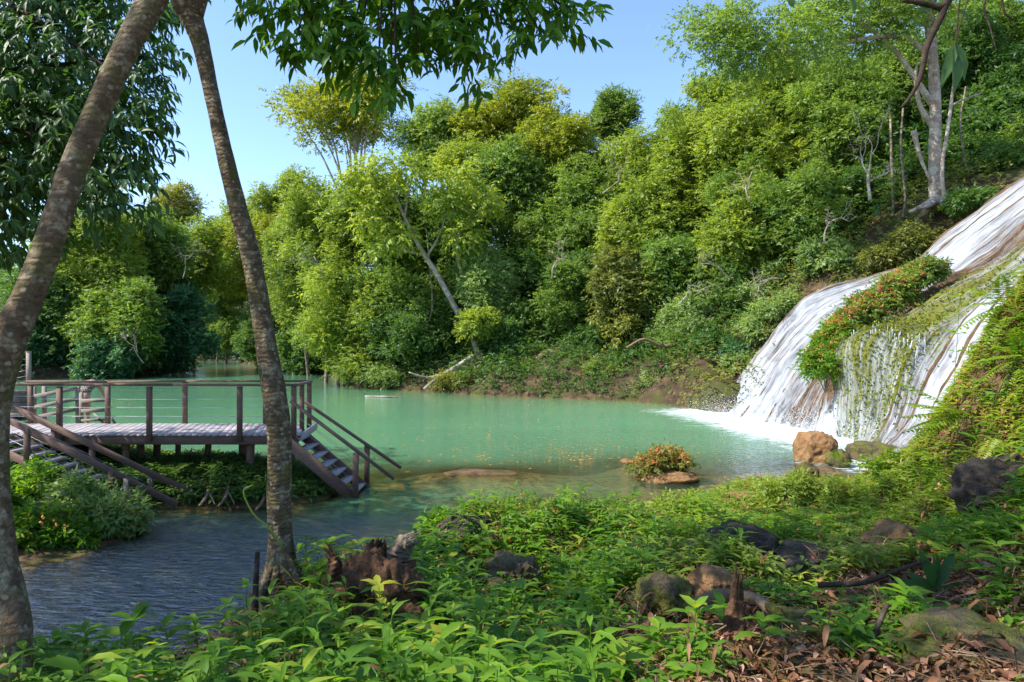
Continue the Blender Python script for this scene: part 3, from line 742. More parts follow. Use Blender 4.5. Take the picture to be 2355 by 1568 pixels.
for k in range(7):
    a = 2.3+k*.75; e = b0+np.array([math.cos(a)*1.7, math.sin(a)*.8-.6, -.55-.35*math.sin(a*1.3)])
    qq = spline(np.array([b0+[0, -.1, .5], b0*.5+e*.5+[0, -.1, .18], e]), 9); tube(mb, qq, np.linspace(.24, .08, 9), 7, .4, .05)
mb.build('trunk', BARK_PALE, root, True)
mb = MB(); cc = np.vstack([crown_clumps(P(u, v, Y), np.array([a, a*.8, c]), n)[0] for (u, v, Y, a, c, n) in [(1760,120,33,4.2,2.6,24),(1950,60,33.6,4.,2.4,22),(2080,40,34.5,3.,2.4,16),(1640,80,33.4,2.,1.4,8),(2260,-60,35,3.4,2.4,14)]])
crown(mb, cc, rng.uniform(.6, 1.3, len(cc)), 46000, .19, .55, .5, 6, .42, .35); mb.build('crown', LEAF['mid'], root)
# liana beside it
mb = MB(); q = spline(np.array([P(*a) for a in [(2200,490,33),(2172,452,32.8),(2166,380,33),(2180,290,33),(2190,210,33.2),(2196,170,33.4)]]), 24); tube(mb, q, np.linspace(.11, .06, 24), 8, .4)
q = spline(np.array([P(*a) for a in [(2184,245,33.1),(2215,228,33),(2255,215,33)]]), 8); tube(mb, q, np.linspace(.06, .03, 8), 6, .4)
o = mb.build('woody_vine', BARK_PALE, None, True); tag(o, 'pale twisting woody vine right of the great white trunk', 'vine')

def log(name, label, pts, r, bark, mat_rough=.06, n=12, cat='log', forks=()):
    mb = MB(); q = spline(np.array([a if isinstance(a, np.ndarray) else P(*a) for a in pts]), 20); tube(mb, q, np.linspace(r, r*.7, 20), n, .5, mat_rough, rng.random()*5)
    for f, rf in forks:
        q = spline(np.array([P(*a) for a in f]), 10); tube(mb, q, np.linspace(rf, rf*.4, 10), 7, .5, .04)
    o = mb.build(name, bark, None, True); return tag(o, label, cat)
def dead_tree(name, label, start, up, Y, r0, depth=4, spread=.6, seed=1, size=1.):
    r = np.random.default_rng(seed)
    mb = MB(); s0 = P(start[0], start[1], Y)
    def rec(p, d, ln, rad, k):
        e = p+d*ln; m = (p+e)/2+r.normal(0, .08*ln, 3)
        q = spline(np.array([p, m, e]), 6); tube(mb, q, np.linspace(rad, rad*.62, 6), 5, .5)
        if k:
            for _ in range(r.integers(2, 4)):
                rec(p+(e-p)*r.uniform(.55, 1.), nrm(d+r.normal(0, spread, 3)), ln*r.uniform(.55, .85), rad*.55, k-1)
    rec(s0, nrm(np.array(up, float)), size, r0, depth)
    o = mb.build(name, BARK_PALE, None, True); return tag(o, label, 'dead tree', 'bare dead branches on the slope')
dead_tree('dead_tree', 'bare white dead tree with twisting branches left of the great trunk', (2000,460), (-.05,0,1), 33., .085, 5, .6, 4, 1.5)
dead_tree('dead_tree', 'small bare white branching twigs in front of the sunny lime tree', (1725,460), (-.3,0,1), 36.5, .05, 4, .6, 9, .9)
dead_tree('dead_tree', 'tangle of bare grey twigs hanging above the left edge of the falls', (1790,640), (-.9,-.3,-.15), 33.6, .05, 5, .7, 12, .9)
dead_tree('dead_tree', 'bare grey twigs reaching up from the dark middle of the far bank', (1270,640), (.2,-.3,.8), 43., .05, 4, .6, 15, 1.2)

for k, (u, v, Y, d, sz, l) in enumerate([(1385,445,50,(.7,-.2,.5),1.6,'pale bare twigs fanning out at the left foot of the bright lime tree'),(1895,560,33.6,(.1,-.3,.9),1.1,'thin bare sapling in front of the dense tree left of the white dead tree'),
        (745,640,46,(-.3,-.3,.8),1.6,'bare grey branches in front of the pale bulging tree on the point'),(420,640,60,(.3,-.4,.7),2.2,'bare pale branches showing among the left-bank crowns'),(1560,700,39,(.4,-.3,.7),1.2,'dry forked twigs beside the olive drooping tree'),
        (330,835,58,(-.3,-.4,.9),1.8,'bare dark-bank branches poking out above the deck rail'),(1680,640,37.4,(-.6,-.3,.5),1.1,'grey twigs fanning out above the pale tree at the slope foot')]):
    dead_tree('dead_tree', l, (u, v), d, Y, .045, 4, .6, 40+k, sz)
# pale stems showing in the dark of the ridge and the bank
for k, (u, v0, v1, Y, l) in enumerate([(2215,470,330,35.5,'slim dark trunk just right of the woody vine'),(2075,500,380,35,'slim pale trunk left of the foot of the great white trunk'),(2050,520,400,36,'thin leaning trunk behind the bare white dead tree'),
        (985,740,640,47,'dark slim trunk left of the small leaning tree')]):
    log('slim_trunk', l, [P(u, v0, Y), P(u+9-3*(k % 3), v0*.6+v1*.4, Y+.2), P(u-7+3*k, v1-40, Y+1.), P(u+5-4*(k % 4), v1-130, Y+3.)], .06+.012*(k % 3), BARK_GREY, .05, 8, cat='trunk')
# far-bank leaning tree with roots + its neighbour trunk
b0 = P(1120, 850, 45.6); root = empty('leaning_tree', b0, 'small leaning tree with exposed roots at the water edge of the far bank', 'tree', 'trees round the pool')
mb = MB()
for pts, r in [([(1122,856,45.6),(1105,820,45.6),(1090,785,45.5),(1080,745,45.3)], .3), ([(1155,845,46),(1135,800,46),(1110,760,45.6)], .16)]:
    q = spline(np.array([P(*a) for a in pts]), 12); tube(mb, q, np.linspace(r, r*.55, 12), 9, .5, .06)
for k in range(8):
    e = b0+np.array([(k-3.5)*.32, -.5-.1*(k % 3), -.75-.1*(k % 2)])
    q = spline(np.array([b0+[0, 0, .3], b0*.5+e*.5+[(k-3.5)*.06, -.2, .22], e]), 8); tube(mb, q, np.linspace(.12, .04, 8), 6, .5)
mb.build('trunk', BARK_GREY, root, True)
mb = MB(); cc, rc = crown_clumps(P(1095, 755, 45.2), np.array([1.7, 1.3, 1.2]), 16); crown(mb, cc, rc, 7500, .24, .6); mb.build('crown', LEAF['lime'], root)

log('fallen_log', 'pale fallen trunk slanting down the far bank to the water', [(1090,818,45.5),(1040,850,45),(1000,872,44.6),(975,895,44.2)], .17, BARK_PALE, forks=[([(1015,862,44.8),(980,868,44.4),(940,856,44)], .12)])
log('drift_pole', 'thin pale pole sloping from the far bank into the pool', [(1085,888,46),(1040,900,44.5),(1005,909,43)], .05, BARK_PALE, cat='pole')
log('floating_log', 'pale log floating on the pool before the wooded point', [np.array([G(840,912)[0], G(840,912)[1], .02]), np.array([G(890,914)[0], G(890,914)[1], .05]), np.array([G(925,913)[0], G(925,913)[1], .0])], .055, BARK_PALE, cat='log')
log('bent_branch', 'thick brown bough bending out over the dark bank', [(1560,790,38),(1520,795,38),(1480,780,37.8),(1440,800,37.8)], .10, ROOT, cat='branch')
log('drift_branch', 'bare forked branch lying at the waterline below the dark bank', [(1450,875,42.5),(1400,885,42),(1350,900,41.6)], .06, BARK_PALE, cat='branch', forks=[([(1400,885,42),(1370,878,42),(1320,880,42)], .04)])
log('bank_root', 'curled brown root mass on the bare far bank', [(1310,850,44.),(1285,815,43.8),(1250,815,43.8),(1220,850,44)], .24, ROOT, .12, cat='root', forks=[([(1275,825,43.7),(1290,850,43.4),(1330,868,43.)], .15), ([(1250,815,43.8),(1255,850,43.6),(1240,880,43.4)], .14)])

# ------------------------------------------------------------------ shrubs
def shrub(name, label, C, R, pal, nl, L, group, bloom=None, nb=0, n=14, bl=.08, stemr=.02, per=6, low=-.3, tintb=.5, cat='shrub'):
    C = np.asarray(C, float); R = np.asarray(R, float)
    root = empty(name, C-[0, 0, R[2]], label, cat, group)
    cc, rc = crown_clumps(C, R, n, low)
    mb = MB(); crown(mb, cc, rc, nl, L, tintb, .6, per, .36); mb.build('foliage', LEAF[pal], root)
    mb = MB()
    for c in cc[:6]:
        b = C-[0, 0, R[2]*1.1]; tube(mb, spline(np.array([b, (b+c)/2+rnd(1)[0]*.1*R, c]), 6), np.linspace(stemr, stemr*.4, 6), 5, .5)
    mb.build('stem', BARK_GREY, root)
    if bloom:
        ci = rng.integers(0, len(cc), nb); d = rnd(nb); d[:, 2] = abs(d[:, 2])+.3; d[:, 1] -= .3; d = nrm(d)
        b = cc[ci]+d*rc[ci][:, None]*rng.uniform(.9, 1.25, nb)[:, None]
        mb = MB()
        for _ in range(4): kites(mb, b+rnd(nb)*bl*.4, rnd(nb)+d*.6, d+rnd(nb)*.6, bl, bl*.6, rng.random(nb))
        mb.build('blossom', LEAF[bloom], root)
    return root
hedge = [(2128,628,27.2,34,26),(2093,650,27.2,36,28),(2058,676,27.1,38,31),(2023,702,27,40,34),(1990,730,26.8,42,38),(1960,758,26.5,44,42),(1934,788,26.2,46,44),(1913,820,25.8,46,44),(1897,850,25.3,44,42)]
hl = ['topmost orange-flowered shrub on the ridge between the two cascades'] + ['%s shrub from the top in the orange-flowered row between the cascades' % w_ for w_ in ('second', 'third', 'fourth', 'fifth', 'sixth', 'seventh', 'eighth')] + ['lowest green shrub of the orange-flowered row, hanging above the white foam']
for (u, v, Y, ru, rv), l in zip(hedge, hl):
    shrub('flowering_shrub', l, P(u, v-4, Y-.5), np.array([ru, ru*.9, rv])*1.2/F*Y, 'near' if v > 780 else 'mid', 5200, .15, 'orange-flowered shrubs on the waterfall ridge', 'bloom', 480 if v < 790 else 200, 16, .08, per=5)
for (u, v, Y, ru, rv, pal, l) in [(1510,892,38.5,52,32,'pale','pale green bush at the waterline left of the falls'),(1680,835,36,55,50,'blue','bluish bush on the dark bank beside the falls'),
        (1740,770,35.5,45,48,'pale','leafy bush on the brown slope touching the left edge of the falls'),(1600,865,38.5,55,30,'mid','green bush on the bank between the waterline bush and the falls'),
        (820,850,48.6,85,42,'lime','bright bush on the water edge at the tip of the wooded point'),(880,872,47.6,60,22,'pale','low pale bush trailing into the water by the floating log'),
        (1200,862,43.5,60,25,'mid','small green bush below the curled root mass'),(1390,860,41.5,70,28,'mid','green bush on the bank behind the bare forked branch'),
        (1050,880,44.5,60,16,'olive','olive bush between the fallen trunk and the water'),(1290,893,42.5,80,13,'olive','low olive bush along the far waterline under the root mass'),
        (1790,712,34.8,60,30,'pale','feathery bush overhanging the upper left edge of the falls'),(2110,560,32.6,60,32,'olive','dry-looking bush at the top edge of the falls below the great trunk'),
        (2030,600,33.2,60,20,'olive','thin olive bush on the brown slope above the falls'),(2230,470,31.8,50,22,'deep','dark bush at the foot of the woody vine'),
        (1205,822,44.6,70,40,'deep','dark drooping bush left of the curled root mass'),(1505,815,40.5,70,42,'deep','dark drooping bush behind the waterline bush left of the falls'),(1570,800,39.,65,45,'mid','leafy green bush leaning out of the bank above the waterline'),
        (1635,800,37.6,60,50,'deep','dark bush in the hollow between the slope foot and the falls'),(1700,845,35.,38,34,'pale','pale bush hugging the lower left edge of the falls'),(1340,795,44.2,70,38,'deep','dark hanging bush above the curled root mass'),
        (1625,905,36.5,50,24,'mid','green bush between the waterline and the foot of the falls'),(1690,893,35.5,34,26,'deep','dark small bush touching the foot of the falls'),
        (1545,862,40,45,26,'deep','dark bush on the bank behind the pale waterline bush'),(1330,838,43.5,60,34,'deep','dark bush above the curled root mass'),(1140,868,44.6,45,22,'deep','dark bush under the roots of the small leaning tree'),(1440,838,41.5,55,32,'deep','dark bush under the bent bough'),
        (1440,892,41.,40,14,'rust','rusty bush on the waterline between the forked branch and the pale bush')]:
    shrub('bank_shrub', l, P(u, v, Y), np.array([ru, ru*.8, rv])/F*Y, pal, 4200, .2, 'shrubs along the far bank', n=14)

# understorey that nobody could count on the far banks
def scatter_far(n, x0, x1, y0, y1, dmin, dmax, hmin, hmax, pal, L, name, label, rs=1.):
    x = rng.uniform(x0, x1, n*4); y = rng.uniform(y0, y1, n*4); z = zf(x, y)
    k = (z > dmin) & (z < dmax) & ~((x > 0) & (x < 8.5) & (y < 45.6)); x, y, z = x[k][:n], y[k][:n], z[k][:n]
    c = np.stack([x, y, z+rng.uniform(hmin, hmax, len(x))], -1)
    mb = MB(); crown(mb, c, rng.uniform(.35, .9, len(c))*rs, len(c)*34, L, .45, .6, 6); o = mb.build(name, LEAF[pal]); tag(o, label, kind='stuff')
scatter_far(2200, -24, 14, 36, 60, .05, 4.5, 0, .5, 'deep', .2, 'undergrowth', 'dark undergrowth on the far bank')
scatter_far(900, 8, 24, 30, 46, .3, 12, 0, .4, 'olive', .17, 'undergrowth', 'thin dry undergrowth on the slope by the falls')
scatter_far(3600, -75, 60, 56, 130, .2, 30, 0, 6., 'deep', .42, 'forest_undergrowth', 'dark forest understorey behind the trees', 2.)
scatter_far(2600, -22, 34, 47, 64, .8, 30, 0, 8., 'mid', .3, 'forest_undergrowth', 'green thicket climbing between the trees of the far bank', 1.6)
scatter_far(1500, 14, 50, 36, 60, 3., 30, 0, 3.5, 'deep', .3, 'forest_undergrowth', 'dark thicket on the ridge behind the great white trunk', 1.5)
mb = MB(); x = rng.uniform(.2, 9.5, 900); y = rng.uniform(38, 45.8, 900); z = zf(x, y); k = z > .1; c = np.stack([x, y, z], -1)[k]; crown(mb, c, rng.uniform(.15, .45, len(c)), len(c)*22, .17, .4)
mb2 = MB(); x = rng.uniform(-1., 12., 260); y = np.interp(x, [-1, 4, 9, 12], [46.2, 45., 41.5, 38.5])+rng.uniform(0, 1.6, 260); c = np.stack([x, y, zf(x, y)+rng.uniform(.3, 3.2, 260)], -1)
crown(mb2, c, rng.uniform(.3, .8, 260), 260*60, .2, .4, hang=.6); tag(mb2.build('creepers', LEAF['mid']), 'tangled creepers and saplings along the far bank under the trees', kind='stuff')
tag(mb.build('undergrowth', LEAF['deep']), 'sparse dark herbs on the bare brown far bank', kind='stuff')
scatter_far(1100, -80, -20, 50, 125, .02, 5, 0, 1.2, 'blue', .34, 'undergrowth', 'bluish undergrowth along the channel banks')
# moss on the ledge
mask = (MSS+rng.normal(0, .18, MSS.shape) > .66) & (rng.random(MSS.shape) < .38)
p = RK[mask]; n_ = NRM[mask]
mb = MB()
for _ in range(3): kites(mb, p+rnd(len(p))*.1, n_*.5+rnd(len(p))*.6+[0, 0, -.5], n_+rnd(len(p))*.5, .13, .07, rng.random(len(p)))
o = mb.build('moss', LEAF['moss'])
mb2 = MB(); n = 9000; bp_ = base_pts[rng.integers(0, len(base_pts)-2, n)]; t_ = rng.random(n)
pp = np.c_[bp_+rng.normal(0, .75, (n, 2))-[.25, .45], .02+abs(rng.normal(0, .42, n))]
kites(mb2, pp, rnd(n), rnd(n), rng.uniform(.012, .035, n), rng.uniform(.01, .03, n), .5, 0.); tag(mb2.build('spray', plain('white_spray', (.72, .76, .78), .4)), 'white droplets of spray at the foot of the falls', kind='stuff'); tag(o, 'yellow-green moss hanging on the wet ledge', kind='stuff')
#PART2
# ------------------------------------------------------------------ foreground trunks
def trunk_mesh(mb, spec, n=150, sides=40, rough=.03, seed=0, knots=()):
    """spec rows: u, v, Y, width in px"""
    s = np.array(spec, float)
    pts = np.array([P(a[0], a[1], a[2]) for a in s]); rad = s[:, 3]/2/F*s[:, 2]*.92
    q = spline(np.c_[pts, rad], n); mb0 = MB()
    tube(mb0, q[:, :3], q[:, 3], sides, .5, rough, seed)
    v = mb0.v[0]
    for (u, vv, Y, r, amp) in knots:
        c = P(u, vv, Y); d = np.linalg.norm(v-c, axis=1); ax = q[np.argmin(np.linalg.norm(q[:, :3]-c, axis=1)), :3]
        v = v+nrm(v-ax)*(amp*np.exp(-(d/r)**2))[:, None]
    mb.add(v, np.concatenate(mb0.q), np.concatenate(mb0.t))
    return q
LEAN = [(-20, 1700, 3.25, 171), (-14, 1560, 3.35, 162), (-8, 1430, 3.5, 148), (-22, 1300, 3.6, 117), (-34, 1180, 3.65, 108), (-36, 1060, 3.7, 101), (-30, 950, 3.75, 97), (-5, 850, 3.8, 88), (32, 750, 3.85, 77), (60, 690, 3.9, 70), (98, 600, 3.95, 67), (133, 500, 4.0, 63), (164, 400, 4.1, 61), (205, 300, 4.2, 60), (248, 200, 4.3, 59), (296, 100, 4.4, 59), (352, 0, 4.5, 63), (420, -130, 4.6, 56), (500, -300, 4.8, 45), (560, -480, 5.0, 32)]
root = empty('leaning_tree', P(-20,1568,3.3), 'mottled tan trunk leaning in from the left edge and curving up to the top', 'tree', 'foreground trees')
mb = MB(); trunk_mesh(mb, LEAN, 200, 44, .025, 1., [(64,1395,3.45,.07,.06),(60,1470,3.4,.06,.03),(10,1090,3.6,.05,.03),(55,740,3.85,.05,.012)])
mb.build('trunk', BARK_LEAN, root, True)
def near_crown(C, R, n, L, nl, pal, root, tintb=.45, hang=.5, name='crown'):
    cc, rc = crown_clumps(np.array(C), np.array(R, float), n)
    mb = MB(); pr = rc**2/np.sum(rc**2); m = nl//7
    ci = rng.choice(len(cc), m, p=pr); d = nrm(rnd(m)+[0, 0, .2]); pos = cc[ci]+d*rc[ci][:, None]*rng.uniform(.3, 1.05, m)[:, None]*[1, 1, .8]
    ax = nrm(d+.4*rnd(m)+[0, 0, -.5]); sd = nrm(np.cross(ax, [0, 0, 1.])+1e-3); tt = rng.uniform(-.2, .2, len(cc))[ci]
    for j in range(7):
        f = (j+.5)/7; b = pos+ax*(f*L*1.9)
        dr = ax*.75+sd*(.75 if j % 2 else -.75)*(1-.6*f)+.25*rnd(m)+[0, 0, -hang]
        ll = L*rng.uniform(.65, 1.2, m)
        leaf6(mb, b, dr, np.array([0, 0, .9])+d*.4+.35*rnd(m), ll, ll*rng.uniform(.24, .33, m), np.clip(tintb+tt+rng.normal(0, .14, m), 0, 1), .3)
    mb.build(name, LEAF[pal], root)
    mb = MB()
    for c in cc:
        s = np.array(C)-[0, 0, R[2]*.7]
        tube(mb, spline(np.array([s, (s+c)/2+[0, 0, .15], c]), 8), np.linspace(.035, .008, 8), 5, .5)
    mb.build('bough', BARK_DARK, root, True)
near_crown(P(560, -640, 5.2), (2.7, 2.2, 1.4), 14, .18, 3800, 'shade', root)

MID = [(640,1400,6.15,150),(642,1345,6.2,105),(645,1300,6.25,80),(645,1240,6.3,60),(643,1150,6.3,58),(643,1060,6.3,58),(640,980,6.3,58),(630,900,6.32,57),(616,820,6.34,52),(598,700,6.36,48),
       (579,600,6.38,47),(552,500,6.4,43),(528,400,6.42,41),(505,300,6.44,38),(483,200,6.46,36),(461,100,6.5,42),(440,40,6.5,54),(427,0,6.5,68),(405,-120,6.55,60),(370,-330,6.6,46),(340,-520,6.7,30)]
root = empty('straight_tree', P(640,1345,6.2), 'slim brown trunk with pale lichen rising from the bank left of the rotten stump', 'tree', 'foreground trees')
mb = MB(); trunk_mesh(mb, MID, 220, 40, .035, 3., [(618,880,6.2,.03,.02),(612,990,6.2,.04,.015),(630,1180,6.2,.05,.012),(490,130,6.4,.03,.02)])
for k, (du, dv, w) in enumerate([(-45,60,26),(-20,90,30),(28,80,32),(60,55,26),(75,120,24)]):
    q = spline(np.array([P(645, 1265, 6.2), P(645+du*.5, 1300+dv*.2, 6.05), P(645+du, 1325+dv, 5.95-.05*k)]), 14); tube(mb, q, np.linspace(w, w*.4, 14)/2/F*6.2, 10, .5, .06, k)
q = spline(np.array([P(440,40,6.5),P(470,-60,6.5),P(500,-200,6.4),P(540,-380,6.2)]), 12); tube(mb, q, np.linspace(.10, .05, 12), 14, .5)
mb.build('trunk', BARK_MID, root, True)
near_crown(P(300, -700, 6.9), (2.8, 2.4, 1.5), 16, .18, 4200, 'shade', root)

# dark overhanging crown at the upper left (its trunk stands outside the picture)
b0 = np.array([-11.5, 9.5, 1.2]); root = empty('shade_tree', b0, 'big dark glossy-leaved tree filling the upper left behind the leaning trunk', 'tree', 'foreground trees')
mb = MB(); q = spline(np.array([b0, [-11.2, 10, 4], [-10.6, 10.4, 7], [-9.6, 10.6, 9.5]]), 20); tube(mb, q, np.linspace(.36, .16, 20), 14, .5, .05)
SH = [(30,60,10.5,1.25),(130,30,11,1.2),(240,40,11.2,1.05),(310,70,10.6,.72),(60,200,10,1.15),(180,180,10.2,1.0),(270,170,10.2,.75),(330,215,9.8,.36),(20,330,9.6,1.05),(120,310,9.7,.95),(220,300,9.8,.8),(290,290,9.8,.6),
      (60,440,9.4,.85),(170,420,9.5,.65),(250,400,9.5,.62),(300,385,9.4,.42),(10,500,9.,.6),(290,450,9.2,.38),(-80,150,10.5,1.4),(-120,380,10,1.3),(-90,500,9.4,.9),
      (330,130,10.4,.42),(230,470,9.3,.36),(180,-80,11.5,1.3),(30,-120,11,1.5),(310,-60,11.3,.9),(-250,80,12,2.),(-260,330,12,2.)]
cc = np.array([P(a[0], a[1], a[2]) for a in SH]); rc = np.array([a[3] for a in SH])
SH_ADD = np.array([(-8,4,7.2,1.5),(-8.8,6,7.8,1.5),(-7.2,2.6,6.8,1.3),(-9.6,8,7.8,1.4),(-11,12,8.2,1.5),(-10.3,14.2,8.2,1.3),(-12,16,8.2,1.6),(-12.5,13,6.6,1.4),(-7.5,5,8.8,1.2),(-13,18,8.5,1.6),(-9,3.2,8,1.4),(-10,6.5,6.8,1.6),(-11,8,6.5,1.5),(-9,7,7.2,1.4),(-11.5,9.8,6.6,1.5),(-10.5,5.,7.2,1.5),(-6.6,4,9.2,1.2),(-4.6,3.2,9.6,1.1),(-5.,.2,8.2,1.2)])  # out-of-view crown clusters added to shade the stream, deck and foreground
cc = np.vstack([cc, SH_ADD[:, :3]]); rc = np.r_[rc, SH_ADD[:, 3]]
for c in cc:
    s = q[rng.integers(8, 19)]; tube(mb, spline(np.array([s, (s+c)/2+[0, 0, .35], c]), 9), np.linspace(.08, .012, 9), 5, .5)
mb.build('trunk', BARK_DARK, root, True)
def hang_leaves(mb, cc, rc, n, L, wl, tintb, hang=.7, per=8, droop=.3, clus=.16, tv=.14):
    m = n//per; ci = rng.choice(len(cc), m, p=rc**2/np.sum(rc**2))
    d = nrm(rnd(m)); pos = cc[ci]+d*(rc[ci]*rng.uniform(.2, 1., m)**.5)[:, None]*[1, .9, .8]
    ax = nrm(d*[.8, .8, .3]+.35*rnd(m)+[0, 0, -.15]); sd = nrm(np.cross(ax, [0, 0, 1.])+1e-3); tt = rng.normal(0, .12, m)
    for j in range(per):
        f = (j+.5)/per; b = pos+ax*(f*L*1.5)+rnd(m)*L*.08
        th = j*2.4+rng.uniform(-.4, .4, m)
        dr = ax*.55+sd*(np.cos(th)*.8)[:, None]+np.array([0, 0, 1.])*(np.sin(th)*.3)[:, None]+.2*rnd(m)+[0, 0, -hang]
        ll = L*rng.uniform(.6, 1.2, m)
        leaf6(mb, b, dr, np.array([0, -.25, 1.])+d*.4+.35*rnd(m), ll, ll*wl*rng.uniform(.85, 1.15, m), np.clip(tintb+tt+rng.normal(0, tv, m), 0, 1), droop)
    return pos, ax
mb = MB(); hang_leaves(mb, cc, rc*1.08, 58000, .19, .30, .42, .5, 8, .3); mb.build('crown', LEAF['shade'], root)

# leafy branch hanging into the top of the picture
root = empty('overhanging_branch', P(860, -60, 4.6), 'dark leafy branch hanging down from above at the top centre', 'branch')
BR = [(610,20,4.5,.16),(660,60,4.5,.15),(720,40,4.5,.18),(790,30,4.6,.2),(860,20,4.6,.2),(930,30,4.7,.2),(1000,30,4.8,.2),(1070,30,4.8,.2),(1140,30,4.8,.18),(1210,20,4.8,.17),(1280,40,4.8,.13),(1320,75,4.8,.09),(1330,5,4.8,.12),
      (700,130,4.5,.12),(760,140,4.5,.15),(830,130,4.5,.17),(900,150,4.5,.16),(960,140,4.6,.12),(870,195,4.4,.10),(910,225,4.4,.06),(1080,120,4.7,.15),(1040,90,4.7,.16),(1095,175,4.7,.09),(1150,100,4.8,.14),(1230,95,4.8,.12),(820,85,4.5,.16),(950,80,4.6,.16),(690,100,4.5,.1),
      (640,-40,4.5,.2),(800,-50,4.6,.25),(960,-50,4.7,.25),(1120,-50,4.8,.25),(1260,-40,4.8,.2)]
cc = np.array([P(a[0], a[1]-12, a[2]) for a in BR]); rc = np.array([a[3] for a in BR])
mb = MB(); pos, ax = hang_leaves(mb, cc, rc, 2900, .125, .34, .22, .42, 7, .25, tv=.18); mb.build('foliage', LEAF['near'], root)
mb = MB()
st = P(900, -220, 4.7)
for c in cc: tube(mb, spline(np.array([st*.3+c*.7+[0, 0, .22], c+[0, 0, .1], c]), 7), np.linspace(.009, .003, 7), 5, .5)
for e in [(640,-20,4.5),(860,0,4.6),(1100,0,4.8),(1300,20,4.8)]: tube(mb, spline(np.array([st, (st+P(*e))/2+[0, 0, .1], P(*e)]), 9), np.linspace(.02, .009, 9), 7, .5)
mb.build('twig', BARK_DARK, root, True)

# dark bare branch with big leaves at the upper right
root = empty('bare_branch', P(2160, -10, 3.6), 'dark curved branch with a few long leaves hanging in the upper right', 'branch')
mb = MB()
for pts, r0, r1 in [([(2250,-80,3.6),(2185,-8,3.6),(2160,45,3.6),(2130,110,3.6),(2118,170,3.6),(2098,215,3.6),(2072,248,3.6)], .024, .007), ([(2075,0,3.6),(2120,8,3.6),(2165,16,3.6),(2185,-8,3.6)], .010, .022),
                    ([(2290,-30,3.4),(2262,10,3.4),(2275,60,3.4),(2292,120,3.4)], .006, .003), ([(2235,-30,3.4),(2212,40,3.4),(2190,120,3.4)], .004, .002), ([(2300,-20,3.5),(2310,30,3.5),(2330,45,3.5)], .007, .003), ([(2210,-30,3.5),(2200,60,3.5),(2195,130,3.5)], .004, .003)]:
    q = spline(np.array([P(*a) for a in pts]), 26); tube(mb, q, np.linspace(r0, r1, 26), 9, .5, .06, 2)
mb.build('twig', BARK_DARK, root, True)
mb = MB()
LB = [((2195,100,3.5),(-.35,-.1,-1)),((2195,105,3.5),(.02,-.1,-1)),((2198,98,3.5),(.32,0,-.9)),((2192,100,3.5),(-.12,.1,-1)),((2200,20,3.5),(.4,0,-.3)),((2150,10,3.6),(-.5,0,-.2)),((1815,-8,3.6),(.2,0,-.5)),((1960,-5,3.6),(.1,0,-.6))]
leaf6(mb, np.array([P(*a) for a, d in LB]), np.array([d for a, d in LB], float), np.tile([.1, -1., .15], (8, 1))+rnd(8)*.2, np.array([.23,.25,.2,.22,.1,.1,.06,.08]), np.array([.06,.07,.06,.05,.04,.04,.04,.04]), .5, .15)
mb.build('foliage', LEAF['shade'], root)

# ------------------------------------------------------------------ deck
DY0, DY1 = 14.5, 16.35
DZ = EYE-214/F*DY0
def UX(u, Y): return (u-W/2)/F*Y
xr, xl = UX(690, DY0), UX(-60, DY0)
root = empty('wooden_deck', (UX(400, DY0), DY0, DZ), 'weathered wooden deck with posts and cable railing beside the straight trunk', 'deck')
mb = MB(); x = xl; k = 0
while x < xr-.05:
    wd = .145; sk = .0
    z = DZ-.02+rng.normal(0, .003)
    beam(mb, (x+wd/2, DY0-.03+rng.normal(0, .006), z), (x+wd/2-.55, DY1+.06, z), wd-.012, .04, a=rng.random()**2); x += wd
mb.build('decking', PLANK, root)
mb = MB(); beam(mb, (xl, DY0+.03, DZ-.135), (xr-.05, DY0+.03, DZ-.135), .06, .18, a=.3); mb.build('fascia_beam', WOOD, root)
mb = MB(); beam(mb, (xl, DY1-.05, DZ-.14), (xr-.6, DY1-.05, DZ-.14), .06, .18, a=.3); mb.build('fascia_beam', WOOD, root)
mb = MB(); beam(mb, (UX(693, DY0), DY0+.02, DZ-.06), (UX(726, DY1), DY1+.05, DZ-.06), .05, .16, a=.1); mb.build('edge_board', PLANK, root)
RT = DZ+115/F*DY0
for u in (140, 346, 553, 677):
    mb = MB(); X = UX(u, DY0); zb = DZ-.15 if u < 600 else DZ-.05
    beam(mb, (X, DY0-.045, zb), (X, DY0-.045, RT-.05), .10, .085, (0, 1, 0), rng.random()*.4); mb.build('railing_post', WOOD, root)
for u in (68, 246, 424, 609, 710):
    mb = MB(); X = UX(u, DY1); beam(mb, (X, DY1+.03, DZ-.12), (X, DY1+.03, RT-.03), .10, .08, (0, 1, 0), rng.random()*.4); mb.build('railing_post', WOOD, root)
mb = MB(); X = UX(694, 15.4); beam(mb, (X, 15.4, DZ-.05), (X, 15.4, RT-.04), .09, .08, (0, 1, 0), .2); mb.build('railing_post', WOOD, root)
mb = MB(); q = [P(-20, 883, DY0-.04), P(150, 884, DY0-.04), P(400, 884.5, DY0-.04), P(682, 885, DY0-.04)]
for a, b in zip(q[:-1], q[1:]): beam(mb, a, b, .12, .05, a=.1)
mb.build('handrail', WOOD, root)
mb = MB(); q = [P(62, 877, DY1+.03), P(250, 878, DY1+.03), P(430, 876, DY1+.03), P(712, 876, DY1+.03)]
for a, b in zip(q[:-1], q[1:]): beam(mb, a, b, .12, .05, a=.1)
mb.build('handrail', WOOD, root)
mb = MB(); beam(mb, P(676, 886, DY0-.04), P(713, 877, DY1+.06), .12, .05, a=.1); mb.build('handrail', WOOD, root)
